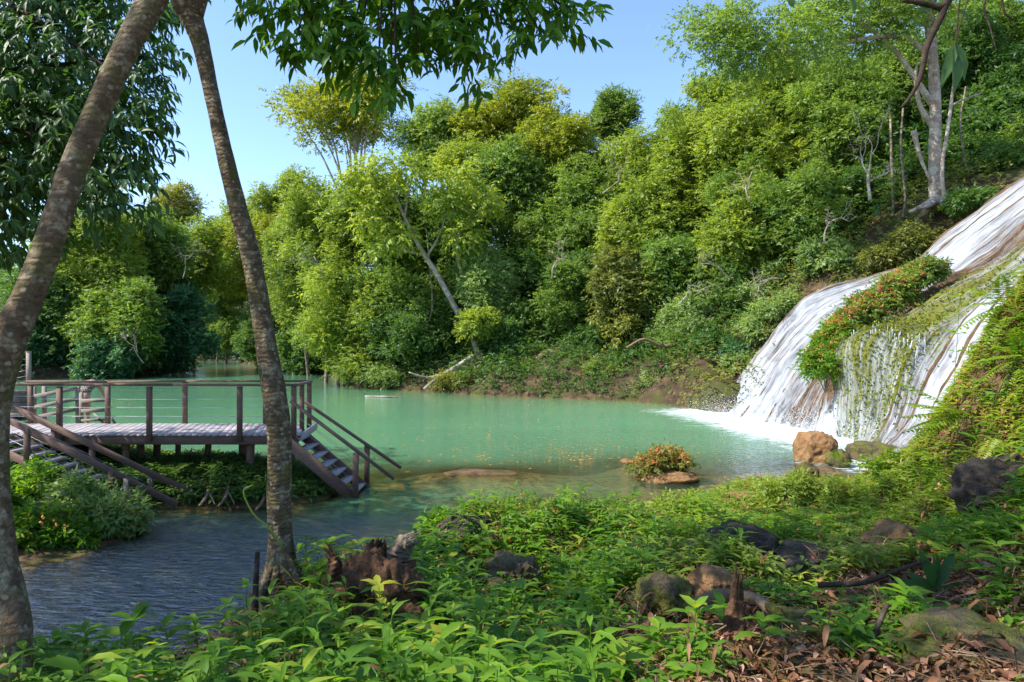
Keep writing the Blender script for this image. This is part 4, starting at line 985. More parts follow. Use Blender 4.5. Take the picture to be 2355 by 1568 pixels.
for f in (.2, .42, .62, .82):
    for (A, B) in [((UX(0, DY0), DY0-.045), (UX(677, DY0), DY0-.045)), ((UX(66, DY1), DY1+.03), (UX(710, DY1), DY1+.03)), ((UX(677, DY0), DY0-.03), (UX(710, DY1), DY1+.03))]:
        z = RT-.05-f*(RT-DZ-.05); mb = MB(); tube(mb, spline(np.array([[*A, z], [(A[0]+B[0])/2, (A[1]+B[1])/2, z-.012], [*B, z]]), 9), .0035, 5); mb.build('cable', STEEL, root, True)
for (u, Y, w) in [(289,14.8,.14),(323,15.6,.15),(362,16.1,.16),(480,16.1,.14),(577,14.8,.16),(410,16.2,.12),(160,15.,.15),(60,15.5,.15),(560,15.9,.2),(670,15.6,.16)]:
    X = UX(u, Y); mb = MB(); q = np.linspace([X, Y, DZ-.2], [X+rng.normal(0, .03), Y, float(zn(X, Y))-.3], 12); tube(mb, q, w/2*1.05, 10, rng.random(), .05, u); mb.build('pile', ROOT if u in (289, 323) else WOOD, root, True)

# stairs to the pool
root = empty('pool_stairs', P(760, 1080, 14.5), 'wooden stairs with cable handrails leading from the deck down into the pool', 'stairs')
def stair(root, A, B, nst, depth, run_below, rails, tread_w, sw=.05, sh=.26):
    """A top, B bottom of the near stringer (x,z) at y0; depth = y offset of the far stringer"""
    (xa, za, y0), (xb, zb) = A, B
    for dy in (0, depth):
        mb = MB(); beam(mb, (xa, y0+dy, za), (xb, y0+dy, zb), sw, sh, a=.2); mb.build('stringer', WOOD, root)
    for k in range(nst):
        f = (k+.5)/nst; x = xa+(xb-xa)*f; z = za+(zb-za)*f+.03
        mb = MB(); box(mb, (x-tread_w/2, y0+sw/2+.002, z-.02), (x+tread_w/2, y0+depth-sw/2-.002, z+.02), rng.random()*.5); mb.build('tread', PLANK, root)
SA = P(672, 1016, DY0); SBn = G(834, 1150, -.05)
y0 = DY0-.05
def PX(u, v, Y): p = P(u, v, Y); return p[0], p[2]
xa, za = PX(655, 1010, y0); xb, zb = PX(838, 1168, y0)
stair(root, (xa, za, y0), (xb, zb), 8, 1.05, 0, None, .24, .05, .24)
for (u, v0, v1, Y) in [(817, 1042, 1140, y0-.07), (843, 1022, 1125, y0+1.12)]:
    mb = MB(); a, b = P(u, v1, Y), P(u+1, v0, Y); beam(mb, a, b, .115, .085, (0, 1, 0), .3); mb.build('stair_post', WOOD, root)
for (u0, v0, u1, v1, Y) in [(668, 922, 906, 1101, y0-.05), (690, 917, 922, 1076, y0+1.1)]:
    mb = MB(); beam(mb, P(u0, v0, Y), P(u1, v1, Y), .085, .06, a=.1); mb.build('handrail', WOOD, root)
for k in (1, 2, 3):
    for (u0, v0, u1, v1, Y) in [(672, 925+24*k, 817, 1035+24*k, y0-.03), (700, 925+22*k, 843, 1020+24*k, y0+1.1)]:
        mb = MB(); tube(mb, np.linspace(P(u0, v0, Y), P(u1, v1, Y), 4), .0035, 5); mb.build('cable', STEEL, root, True)

# stairs down to the stream on the left
YN, YF = 12.75, 13.75
root = empty('stream_stairs', P(200, 1100, 13.), 'weathered wooden stairs with low slanted rails descending to the stream at left', 'stairs')
for (u0, v0, u1, v1, Y, s) in [(-60, 1004, 300, 1182, YN, .13), (-60, 962, 375, 1177, YF, .10)]:
    mb = MB(); beam(mb, P(u0, v0, Y), P(u1, v1, Y), .05, s, a=.2); mb.build('stringer', WOOD, root)
for k in range(12):
    f = (k+.5)/12; a = P(-45+f*345, 1006+f*165, YN+.03); b = P(-10+f*352, 990+f*172, YF-.03)
    z = (a[2]+b[2])/2; xm = (a[0]+b[0])/2
    mb = MB(); box(mb, (xm-.14, YN+.03, z-.02), (xm+.14, YF-.03, z+.02), rng.random()*.4); mb.build('tread', PLANK, root)
for (u0, v0, u1, v1, Y) in [(-40, 935, 406, 1160, YN-.04), (-20, 912, 459, 1142, YF+.04)]:
    mb = MB(); beam(mb, P(u0, v0, Y), P(u1, v1, Y), .08, .11, a=.35); mb.build('handrail', WOOD, root)
for (u, v0, v1, Y) in [(62, 985, 1068, YN-.06), (256, 1083, 1150, YN-.06), (291, 1100, 1164, YN-.06), (124, 985, 1050, YF+.06), (212, 1026, 1093, YF+.06), (346, 1092, 1160, YF+.06)]:
    mb = MB(); beam(mb, P(u, v1, Y), P(u, v0, Y), .095, .07, (0, 1, 0), rng.random()*.4); mb.build('stair_post', WOODGREY if u in (291, 346) else WOOD, root)
for k in (1, 2):
    for (u0, v0, u1, v1, Y) in [(0, 955+22*k, 256, 1086+20*k, YN-.03), (10, 927+24*k, 346, 1092+22*k, YF+.02)]:
        mb = MB(); tube(mb, np.linspace(P(u0, v0, Y), P(u1, v1, Y), 4), .0035, 5); mb.build('cable', STEEL, root, True)

# landing wall, upper railing, fences, platform, bather
root = empty('retaining_wall', P(20, 960, 17.), 'grey weathered timber wall behind the leaning trunk at the deck end', 'wall')
for k in range(5):
    za, zb = EYE-(898+k*14-784)/F*17, EYE-(898+k*14+13.4-784)/F*17
    mb = MB(); x1 = UX(61, 17.)+rng.normal(0, .03); beam(mb, (UX(-120, 17.), 17.1, (za+zb)/2), (x1, 17.1+rng.normal(0, .02), (za+zb)/2), .25, za-zb, a=rng.random(), bev=.02); mb.build('timber', CONC, root)
mb = MB(); beam(mb, (UX(-120, 17.), 16.6, EYE-(955-784)/F*16.6), (UX(66, 17.), 16.6, EYE-(955-784)/F*16.6), .7, .05, a=.2); mb.build('step', PLANK, root)
root = empty('upper_railing', P(66, 880, 17.), 'tall wooden post with steel cables above the wall behind the leaning trunk', 'railing')
mb = MB(); beam(mb, P(66, 900, 17.), P(66, 810, 17.), .09, .08, (0, 1, 0), .1); mb.build('railing_post', WOODGREY, root)
mb = MB(); beam(mb, P(-80, 822, 18.), P(68, 809, 17.), .10, .05, a=.1); mb.build('handrail', WOODGREY, root)
for k in range(5):
    mb = MB(); tube(mb, np.linspace(P(-60, 842+k*16, 18.), P(66, 824+k*13, 17.), 4), .004, 5); mb.build('cable', STEEL, root, True)
FY = 19.
root = empty('wooden_fence', P(130, 970, FY), 'old wooden rail fence with three slanting rails beside the bather', 'fence', 'fences by the bather')
for (u, v0, v1) in [(78, 890, 985), (102, 888, 975), (179, 889, 985)]:
    mb = MB(); beam(mb, P(u, v1, FY), P(u, v0, FY), .10, .08, (0, 1, 0), .3); mb.build('post', WOODGREY, root)
for (u0, v0, u1, v1) in [(78, 911, 176, 893), (78, 936, 176, 917), (78, 960, 176, 941)]:
    mb = MB(); beam(mb, P(u0, v0, FY-.06), P(u1, v1, FY-.06), .04, .10, a=.2); mb.build('rail', WOODGREY, root)
root = empty('wooden_gate', P(218, 975, FY-.4), 'low wooden gate-like fence with diagonal brace in front of the bather legs', 'fence', 'fences by the bather')
for (u, v0, v1) in [(187, 903, 990), (249, 918, 990)]:
    mb = MB(); beam(mb, P(u, v1, FY-.4), P(u, v0, FY-.4), .09, .07, (0, 1, 0), .3); mb.build('post', WOODGREY, root)
for (u0, v0, u1, v1, t) in [(187, 922, 253, 919, .1), (187, 945, 247, 942, .1), (187, 967, 247, 964, .07), (216, 950, 243, 978, .06), (250, 952, 266, 975, .06)]:
    mb = MB(); beam(mb, P(u0, v0, FY-.46), P(u1, v1, FY-.46), .035, t, a=.2); mb.build('rail', WOODGREY, root)
PZ = EYE-(986-784)/F*19.6
root = empty('bathing_platform', (UX(150, 19.6), 19.6, PZ), 'small grey plank platform at the water behind the deck', 'platform')
mb = MB(); x = UX(60, 19.6)
while x < UX(262, 19.6):
    beam(mb, (x, 18.7, PZ-.03), (x, 20.6, PZ-.03), .135, .05, a=rng.random()**2); x += .145
mb.build('decking', PLANK, root)
for u in (80, 240):
    for y in (18.9, 20.4):
        mb = MB(); X = UX(u, 19.6); tube(mb, np.linspace([X, y, PZ-.05], [X, y, -2.], 6), .07, 8); mb.build('pile', WOOD, root)

# bather seen from behind, bending forward
def skinned(name, verts, edges, mat, parent, loc, sub=2):
    import bmesh
    bm = bmesh.new(); lay = bm.verts.layers.skin.verify()
    bv = [bm.verts.new(v[:3]) for v in verts]
    for i, v in enumerate(verts):
        bv[i][lay].radius = v[3] if isinstance(v[3], tuple) else (v[3], v[3]); bv[i][lay].use_root = (i == 0)
    for e in edges: bm.edges.new((bv[e[0]], bv[e[1]]))
    me = bpy.data.meshes.new(name); bm.to_mesh(me); bm.free(); me.materials.append(mat)
    o = bpy.data.objects.new(name, me); COL.objects.link(o)
    if parent: o.parent = parent
    else: o.location = loc
    m = o.modifiers.new('skin', 'SKIN'); m.use_smooth_shade = True
    s = o.modifiers.new('sub', 'SUBSURF'); s.levels = sub; s.render_levels = sub
    return o
Bv = [(0,0,.90,(.15,.12)),(0,.10,1.05,(.145,.11)),(0,.24,1.22,(.16,.11)),(0,.38,1.32,(.15,.10)),(0,.47,1.35,(.06,.06)),(0,.53,1.34,.055),(0,.60,1.29,.085),(0,.66,1.22,.075),
      (-.10,.01,.84,.115),(-.11,.03,.48,.068),(-.11,-.01,.10,.045),(-.11,.12,.03,.04),(.10,.01,.84,.115),(.12,.06,.48,.068),(.12,.01,.10,.045),(.12,.14,.03,.04),
      (-.19,.37,1.29,.06),(-.25,.46,1.03,.045),(-.20,.60,.86,.034),(.19,.36,1.29,.06),(.31,.40,1.08,.046),(.27,.56,.92,.034),
      (-.19,.64,.80,.03),(.26,.61,.86,.03)]
Be = [(0,1),(1,2),(2,3),(3,4),(4,5),(5,6),(6,7),(0,8),(8,9),(9,10),(10,11),(0,12),(12,13),(13,14),(14,15),(3,16),(16,17),(17,18),(3,19),(19,20),(20,21),(18,22),(21,23)]
for bi, (hx, hy, hz) in ((22, (-.19,.64,.80)), (23, (.26,.61,.86))):
    for j in range(5):
        k = len(Bv); dx = (j-2)*.016; ln = (.055,.075,.08,.075,.06)[j]
        Bv.append((hx+dx*1.2, hy+.03, hz-.035, .009)); Bv.append((hx+dx*1.5, hy+.03+ln*.3, hz-.035-ln, .007)); Be += [(bi, k), (k, k+1)]
person = skinned('person', Bv, Be, SKIN, None, (UX(190, 19.5), 19.5, PZ), 2)
tag(person, 'person bending forward behind the gate, in dark patterned top, seen from behind', 'person')
skinned('shirt', [(0,.04,.97,(.165,.135)),(0,.12,1.07,(.165,.13)),(0,.25,1.23,(.18,.13)),(0,.37,1.32,(.165,.115)),(0,.44,1.345,(.085,.08)),(-.20,.38,1.285,.078),(-.235,.43,1.14,.07),(.20,.37,1.285,.078),(.265,.385,1.16,.07)],
        [(0,1),(1,2),(2,3),(3,4),(3,5),(5,6),(3,7),(7,8)], SHIRT, person, None)
skinned('shorts', [(0,.0,.93,(.165,.14)),(0,.0,.86,(.16,.14)),(-.095,.01,.80,.128),(-.105,.02,.70,.108),(.095,.01,.80,.128),(.108,.03,.70,.108)], [(0,1),(1,2),(2,3),(1,4),(4,5)], SHORTS, person, None)
skinned('hair', [(0,.585,1.335,.09),(0,.64,1.30,.075)], [(0,1)], HAIR, person, None)

# ------------------------------------------------------------------ rocks
def rock(name, label, C, R, mat, seed=0, amp=.22, sub=5, cat='rock', group=None, parent=None, flat=None):
    bm = bmesh_ico(sub); r = np.random.default_rng(seed); v = bm[0].copy(); q = v.copy(); dd = np.zeros(len(v))
    for o_, a in ((1.3, 1.), (2.7, .5), (5.5, .42), (11., .28), (21., .17), (38., .09)):
        for _ in range(5):
            k = nrm(r.normal(size=3))*o_; dd += a*np.sin(q@k+r.uniform(0, 6.28))/2.2
    v = v*(1+amp*dd)[:, None]
    v = v*np.asarray(R)+np.asarray(C)
    mb = MB(); mb.add(v, None, bm[1]); o = mb.build(name, mat, parent, True)
    if not parent: tag(o, label, cat, group)
    return o
_ico = {}
def bmesh_ico(sub):
    import bmesh
    if sub not in _ico:
        bm = bmesh.new(); bmesh.ops.create_icosphere(bm, subdivisions=sub, radius=1.)
        _ico[sub] = (np.array([v.co[:] for v in bm.verts]), np.array([[v.index for v in f.verts] for f in bm.faces])); bm.free()
    return _ico[sub]
def RP(u, v, Y, ru, rv, ry=None): return P(u, v, Y), np.array([ru, ry or ru, rv])/F*Y
rock('boulder', 'big orange boulder standing in the splash at the foot of the falls', *RP(1875, 1030, 18.9, 44, 42), ROCK_OR, 3, .2)
rock('boulder', 'small dark wet boulder between the orange boulder and the right cascade', *RP(1925, 1062, 18., 22, 24), ROCK_MOSS, 4, .2)
rock('rock_ledge', 'low mossy ledge at the water under the dripping strands', *RP(2010, 1050, 19.4, 66, 28), ROCK_MOSS, 8, .2, cat='rock')
rock('boulder', 'blocky brown rock crown at the water edge below the orange boulder', *RP(1850, 1088, 14.2, 26, 22), ROCK_MOSS, 14, .2)
rock('boulder', 'dark round boulder in the plants right of the middle', *RP(1700, 1258, 7.6, 72, 58), ROCK_DK, 5, .18, 6)
rock('boulder', 'low dark rock right of the round dark boulder', *RP(1850, 1290, 7.2, 85, 34), ROCK_DK, 6, .25, 6)
rock('boulder', 'mossy boulder half buried in plants at the bottom centre', *RP(1360, 1470, 4.9, 95, 70), ROCK_MOSS, 9, .2, 6)
rock('boulder', 'dark rock standing in for the shaded hollow of the right-hand bank', *RP(2330, 1135, 7.5, 95, 80), ROCK_DK, 19, .3, 6)  # dark rock added so the bank reads as having a shaded hollow
rock('boulder', 'pinkish stone on the water edge left of the bright plants', *RP(1695, 1143, 12.2, 32, 13), ROCK_OR, 21, .25)
rock('boulder', 'mossy stone slab at the lower right corner', *RP(2230, 1510, 4.0, 150, 60), ROCK_MOSS, 23, .22, 6)
rock('boulder', 'pale tan block behind the broken wooden stake', *RP(1640, 1350, 5.9, 55, 36), ROCK_OR, 25, .25)
rock('boulder', 'dark earthy boulder sunk in the herbs below the mossy mound', *RP(1180, 1330, 6.9, 75, 50), ROCK_MOSS, 51, .28, 6)
rock('boulder', 'dark mossy boulder just left of the pale tan block', *RP(1530, 1385, 5.9, 60, 42), ROCK_MOSS, 52, .28, 6)
rock('boulder', 'broken brown rock in the litter right of the splintered stem', *RP(1820, 1430, 5.0, 75, 42), ROCK_MOSS, 53, .3, 6)
rock('boulder', 'brown crumbly rock in the sun below the right-hand bank', *RP(2060, 1245, 7.4, 70, 42), ROCK_OR, 54, .3, 6)
rock('boulder', 'dark rock under ferns at the left shoulder of the mound', *RP(1075, 1235, 8.3, 55, 48), ROCK_DK, 55, .28, 6)
for (u, v, l) in [(1440, 1061, 'small wet stone in the shallows left of the flower-covered rock')]:
    rock('boulder', l, *RP(u, v, 18.6, 14, 7), ROCK_OR, 31, .2, 4)
C, R = RP(1525, 1098, 16.4, 62, 20); rk = rock('flower_rock', 'low rock crowned with orange flowers standing in the shallow pool', C, R*[1, .8, 1], ROCK_OR, 12, .18)
shrub('flowering_shrub', 'bushy clump of orange flowers growing on the rock in the pool', P(1525, 1068, 16.4), np.array([70, 54, 31])/F*16.4, 'olive', 4600, .10, None, 'bloom', 460, 16, .05, per=5)

# ------------------------------------------------------------------ stump and broken wood
root = empty('rotten_stump', P(880, 1340, 5.9), 'dark rotten stump with orange broken edges and a pale jagged stub', 'stump')
def jag(name, pts, rads, mat, seed, jagr=.0, sides=56, n=60, hollow=.25):
    q = spline(np.c_[np.array([P(*a) for a in pts]), np.array(rads)[:, None]], n); m0 = MB(); tube(m0, q[:, :3], q[:, 3], sides, .5, .12, seed, cap=False)
    v = m0.v[0].reshape(n, sides, 3); r = np.random.default_rng(seed)
    d = nrm(q[-1, :3]-q[-3, :3]); off = r.normal(0, jagr, sides); off = off+np.roll(off, 1)*.5
    vf = v.reshape(-1, 3); nz = np.zeros(len(vf))
    for fq, am in ((9, 1.), (19, .6), (40, .4), (80, .25)):
        for _ in range(5): nz += am*np.abs(np.sin(vf@(nrm(r.normal(size=3)*[1, 1, .45])*fq)+r.uniform(0, 6.28)))
    cv = np.repeat(q[:, :3], sides, 0); v = (vf+(vf-cv)*((nz-nz.mean())*.16)[:, None]).reshape(n, sides, 3)
    v = v+(np.linspace(0, 1, n)**8)[:, None, None]*off[None, :, None]*d
    ctr = q[:, None, :3]; ins = ctr+(v-ctr)*(1-hollow)
    vv = np.concatenate([v, ins[::-1][:n//2]]); k = len(vv)
    i = np.arange(k-1)[:, None]*sides; j = np.arange(sides)[None]; j2 = (j+1) % sides
    mb = MB(); mb.add(vv.reshape(-1, 3), np.stack([i+j, i+j2, i+sides+j2, i+sides+j], -1).reshape(-1, 4)); return mb.build(name, mat, root, True)
jag('stump_body', [(800,1470,5.4),(840,1400,5.6),(880,1330,5.75),(900,1290,5.8)], [.30,.30,.26,.20], ROTTEN, 3, .045)
jag('stump_body', [(820,1350,5.3),(890,1345,5.25),(940,1352,5.2),(975,1358,5.2)], [.22,.18,.13,.07], ROTTEN, 5, .03)
jag('stump_body', [(840,1420,5.2),(900,1412,5.15),(950,1415,5.1),(985,1432,5.05)], [.16,.13,.10,.05], ROTTEN, 6, .05)
jag('broken_stub', [(905,1300,5.9),(915,1275,5.9),(930,1250,5.9),(955,1236,5.9)], [.10,.09,.085,.05], BARK_GREY, 7, .06)
jag('broken_stub', [(850,1320,5.9),(860,1290,5.9),(868,1265,5.9),(872,1255,5.9)], [.11,.11,.10,.07], ROTTEN, 8, .03)
jag('broken_stub', [(770,1340,5.6),(772,1310,5.6),(768,1285,5.6),(760,1270,5.6)], [.07,.06,.045,.03], ROTTEN, 9, .05)
root = empty('broken_stake', P(1690, 1480, 4.8), 'upright splintered dead stem in the litter at lower right of centre', 'stump')
jag('stem', [(1672,1560,4.5),(1682,1480,4.55),(1692,1400,4.6),(1697,1335,4.6)], [.105,.085,.05,.028], ROTTEN, 11, .08, 40, 60)
root = empty('cut_stump', P(1690, 1568, 4.2), 'low brown cut stump at the bottom edge under the splintered stem', 'stump')
jag('stump_body', [(1690,1620,4.1),(1690,1590,4.1),(1690,1560,4.12),(1692,1548,4.12)], [.15,.135,.125,.12], ROTTEN, 13, .012, 40, 30, .6)
root = None
log('root_log', 'grey half-buried log behind the splintered stem', [P(1590, 1395, 5.3), P(1650, 1370, 5.5), P(1730, 1375, 5.4), P(1790, 1420, 5.)], .06, ROOT, .12, cat='log')
log('dead_branch', 'long dark stick lying across the litter at right', [P(1880, 1345, 5.8), P(1980, 1340, 5.7), P(2060, 1312, 5.6), P(2140, 1285, 5.6)], .022, BARK_DARK, .08, cat='stick')
log('dead_branch', 'dark slanting stick in the lower right litter', [P(1985, 1540, 3.9), P(2010, 1460, 4.2), P(2040, 1390, 4.4)], .022, BARK_DARK, .08, cat='stick')
log('dead_branch', 'thin pale stick leaning left of the rotten stump', [P(690, 1478, 5.), P(740, 1445, 5.1), P(790, 1408, 5.2)], .020, ROOT, .08, cat='stick')
log('dead_branch', 'pale upright twig standing at the base of the straight trunk', [P(585, 1420, 5.8), P(588, 1350, 5.85), P(592, 1268, 5.9)], .028, BARK_DARK, .08, cat='stick')
log('vine_stem', 'yellowish vine tendril arching left of the straight trunk', [P(652, 1262, 6.), P(620, 1215, 6.), P(590, 1190, 6.), P(570, 1160, 6.), P(560, 1128, 6.), P(582, 1115, 6.)], .010, LEAF['lime'], .02, 6, cat='vine')
for k, (u, v, l) in enumerate([(470,1150,'pale root hanging from the island bank below the deck'),(515,1150,'forked pale root at the waterline under the deck'),(600,1160,'short thick root on the island bank by the straight trunk')]):
    log('hanging_root', l, [P(u+10, v-30, 13.9), P(u+4, v-8, 13.5), P(u-12, v+14, 13.2)], .035, ROOT, .1, 8, cat='root', forks=[([(u+8, v-22, 13.8), (u+18, v-4, 13.4), (u+24, v+10, 13.2)], .022)])

# ------------------------------------------------------------------ plants of the near bank
def ground_pts(n, f):
    """n random points (x,y) on the near ground accepted by f(x,y,z,u,v)"""
    out = []; tot = 0
    while tot < n:
        x = rng.uniform(-13, 14, n*3); y = 2.2+rng.uniform(0, 1, n*3)**1.4*15.; z = zn(x, y)
        u = W/2+x/y*F; v = H/2+(EYE-z)/y*F
        k = f(x, y, z, u, v) & (u > -350) & (u < 2700) & (v < 1900); out.append(np.stack([x[k], y[k], z[k]], -1)); tot += k.sum()
    return np.concatenate(out)[:n]
def rosettes(mb, p, h, k, L, wl, tint, elev=.25, droop=.35, hv=.45, tv=.1, lean=.15):
    n = len(p); h = h*rng.uniform(1-hv, 1+hv, n)*(1+.5*wob(p[:, 0], p[:, 1], 3., 31)); top = rnd(n)*lean; top[:, 2] = 1; a0 = rng.uniform(0, 6.28, n); tt = np.clip(tint+rng.normal(0, .18, n)+.28*wob(p[:, 0], p[:, 1], 2.2, 32), 0, 1); ls = L*rng.uniform(.5, 1.55, n)
    for j in range(k):
        f = .25+.75*(j+1)/k; b = p+top*(h*f)[:, None]
        a = a0+j*2.4+rng.normal(0, .2, n); d = np.stack([np.cos(a), np.sin(a), np.full(n, elev)+rng.normal(0, .2, n)+.25*(f-.6)], -1)
        ll = ls*rng.uniform(.75, 1.15, n)*(1.05-.35*abs(f-.7))
        leaf6(mb, b, d, np.array([0, 0, 1.])+rnd(n)*.18-d*.2, ll, ll*wl*rng.uniform(.85, 1.15, n), np.clip(tt+rng.normal(0, tv, n), 0, 1), droop)
    q = p+top*h[:, None]; s = .004*np.ones(n)
    e = nrm(np.cross(top, [0, 1., .2]))
    v = np.stack([p-e*.004, p+e*.004, q+e*.0025, q-e*.0025], 1).reshape(-1, 3); mb.add(v, np.arange(n*4).reshape(-1, 4), qa=.3)
litter_zone = lambda u, v: (u > 1400) & (v > 1300+(1700-u)*.25) & (v > 1290)
land = lambda z: z > .03
def stuff(name, label, mat, fill):
    mb = MB(); fill(mb); tag(mb.build(name, mat), label, kind='stuff')
bank = lambda x, y, z, u, v: land(z) & (y < 15.2) & (x > -6) & ~((x < -3.3) & (y > 8.5)) & (u > -50)
patch = lambda x, y, s, t: wob(x, y, s, 77) > t
stuff('ground_cover', 'small bright leaves covering the near bank', LEAF['near'], lambda mb: (
    rosettes(mb, ground_pts(6500, lambda x, y, z, u, v: bank(x, y, z, u, v) & ~litter_zone(u, v) & (u < 2150) & patch(x, y, 2.3, -.12)), .11, 5, .075, .42, .36, .3, hv=.7, tv=.16),
    rosettes(mb, ground_pts(1500, lambda x, y, z, u, v: bank(x, y, z, u, v) & ~litter_zone(u, v) & (y < 9) & (x > -1.9) & patch(x, y, 1.7, -.05)), .22, 7, .13, .34, .45, .25, hv=.7, tv=.16),
    rosettes(mb, ground_pts(700, lambda x, y, z, u, v: bank(x, y, z, u, v) & ~litter_zone(u, v) & (y < 10) & (x > -1.2)), .30, 8, .17, .22, .5, .5, .5, hv=.6),
    rosettes(mb, ground_pts(1100, lambda x, y, z, u, v: bank(x, y, z, u, v) & litter_zone(u, v) & patch(x, y, 2.5, .05)), .10, 5, .085, .45, .4, .3)))
stuff('ground_cover', 'yellow-green sunlit herbs on the right part of the near bank', LEAF['lime'], lambda mb: (
    rosettes(mb, ground_pts(5200, lambda x, y, z, u, v: bank(x, y, z, u, v) & (u > 1380) & (y > 6.5) & (x < 7.5)), .18, 7, .12, .30, .5, .35),))
stuff('ground_cover', 'rusty and yellow small-leaved growth draping the right-hand bank', LEAF['rust'], lambda mb: (
    rosettes(mb, ground_pts(12000, lambda x, y, z, u, v: land(z) & (u > 1980) & (v < 1290) & (y > 5.2) & (y < 14)), .10, 6, .06, .36, .5, .1, .6),
    rosettes(mb, ground_pts(1800, lambda x, y, z, u, v: bank(x, y, z, u, v) & (u > 1500) & (y < 8)), .06, 5, .05, .36, .3, .1, .6)))
stuff('ground_cover', 'green small-leaved growth draping the right-hand bank', LEAF['fern'], lambda mb: (
    rosettes(mb, ground_pts(3000, lambda x, y, z, u, v: land(z) & patch(x, y, 2.1, .0) & (u > 1950) & (v < 1270) & (y > 5.2) & (y < 14)), .13, 6, .085, .32, .45, .1, .6),))
stuff('ground_cover', 'leafy growth on the island bank under the deck', LEAF['deep'], lambda mb: (
    rosettes(mb, ground_pts(5000, lambda x, y, z, u, v: land(z) & (x < -3.) & (y > 12.8) & (y < 18)), .16, 6, .13, .38, .6, .2, .4),))
stuff('ground_cover', 'bright sunlit grass behind the deck piles', LEAF['near'], lambda mb: (
    rosettes(mb, ground_pts(2500, lambda x, y, z, u, v: land(z) & (x < -5.) & (y > 16.3) & (y < 18.5)), .2, 5, .14, .2, .8, .7, .3),))
stuff('grass', 'thin grass blades among the herbs of the near bank', LEAF['lime'], lambda mb: (
    rosettes(mb, ground_pts(900, lambda x, y, z, u, v: bank(x, y, z, u, v) & (x > -2) & ~litter_zone(u, v) & (y > 4.5) & patch(x, y, 3.1, .1)), .05, 9, .24, .045, .5, 1.3, .55, lean=.3),
    rosettes(mb, ground_pts(900, lambda x, y, z, u, v: bank(x, y, z, u, v) & (y > 7) & (x > 0)), .05, 9, .25, .05, .55, 1.3, .5, lean=.3)))
stuff('dry_stalks', 'dry brown stalks and withered blades among the herbs', LEAF['litter'], lambda mb: (
    rosettes(mb, ground_pts(900, lambda x, y, z, u, v: bank(x, y, z, u, v) & (x > -2.5) & (y > 4.8)), .12, 5, .18, .05, .6, 1.1, .6, lean=.4),
    rosettes(mb, ground_pts(500, lambda x, y, z, u, v: bank(x, y, z, u, v) & patch(x, y, 2.7, .1)), .20, 4, .11, .3, .4, .0, .8, lean=.4)))
stuff('leaf_litter', 'brown fallen leaves and twigs on the lower right ground', LEAF['litter'], lambda mb: (
    lambda p: leaf6(mb, p+[0, 0, .025]+abs(rnd(len(p)))*[0, 0, .02], rnd(len(p))*[1, 1, .3], np.array([0, 0, 1.])+rnd(len(p))*.4, rng.uniform(.04, .12, len(p)), rng.uniform(.02, .05, len(p)), rng.random(len(p)), .4, .3))(
    ground_pts(16000, lambda x, y, z, u, v: bank(x, y, z, u, v) & ((u > 1350) | (rng.random(len(u)) < .3)) & (y < 9))))
def twigs(mb, p, ln, r):
    for c in p:
        d = nrm(rnd(1)[0]*[1, 1, .35]); L = ln*rng.uniform(.4, 1.3); q = np.array([c+[0, 0, .03]-d*L/2, c+[0, 0, .05]+rnd(1)[0]*L*.05, c+[0, 0, .04]+d*L/2]); tube(mb, spline(q, 5), np.linspace(r, r*.5, 5), 4, rng.random(), cap=False)
stuff('twig_litter', 'thin dead twigs strewn over the near bank', ROOT, lambda mb: twigs(mb, ground_pts(1800, lambda x, y, z, u, v: bank(x, y, z, u, v) & (y < 8) & ((u > 1400) | ((u > 520) & (u < 1000)))), .35, .006))
def roots(mb):
    for c in ground_pts(420, lambda x, y, z, u, v: land(z) & (u > 2050) & (v < 1250) & (y > 5.5) & (y < 10.5)):
        e = c+np.array([rng.normal(-.1, .12), -rng.uniform(.05, .25), -rng.uniform(.15, .6)]); tube(mb, spline(np.array([c, (c+e)/2+rnd(1)[0]*.05+[-.06, -.06, .06], e]), 6), np.linspace(.008, .003, 6), 4, rng.random(), cap=False)
stuff('hanging_roots', 'thin brown rootlets hanging from the right-hand bank', ROOT, roots)
# tiny scarlet flowers among the herbs
def blossoms(mb, p, s, k=4):
    n = len(p)
    for _ in range(k): kites(mb, p+rnd(n)*s*.3, rnd(n)+[0, 0, .7], rnd(n)+[0, -.6, .6], s, s*.6, rng.random(n))
def over(p, lo, hi): return p+np.array([0, 0, 1.])*rng.uniform(lo, hi, len(p))[:, None]
stuff('flower_specks', 'small orange and red blossoms dotted over the near bank', LEAF['bloom'], lambda mb: (
    blossoms(mb, over(ground_pts(330, lambda x, y, z, u, v: bank(x, y, z, u, v) & (u > 1650) & (y > 6.)), .15, .35), .045), blossoms(mb, over(ground_pts(110, lambda x, y, z, u, v: bank(x, y, z, u, v) & (u > 1000) & (u < 1600) & (y > 5)), .15, .32), .03),
    blossoms(mb, over(ground_pts(60, lambda x, y, z, u, v: land(z) & (x < -6) & (y > 10) & (y < 13)), .35, .55), .06)))

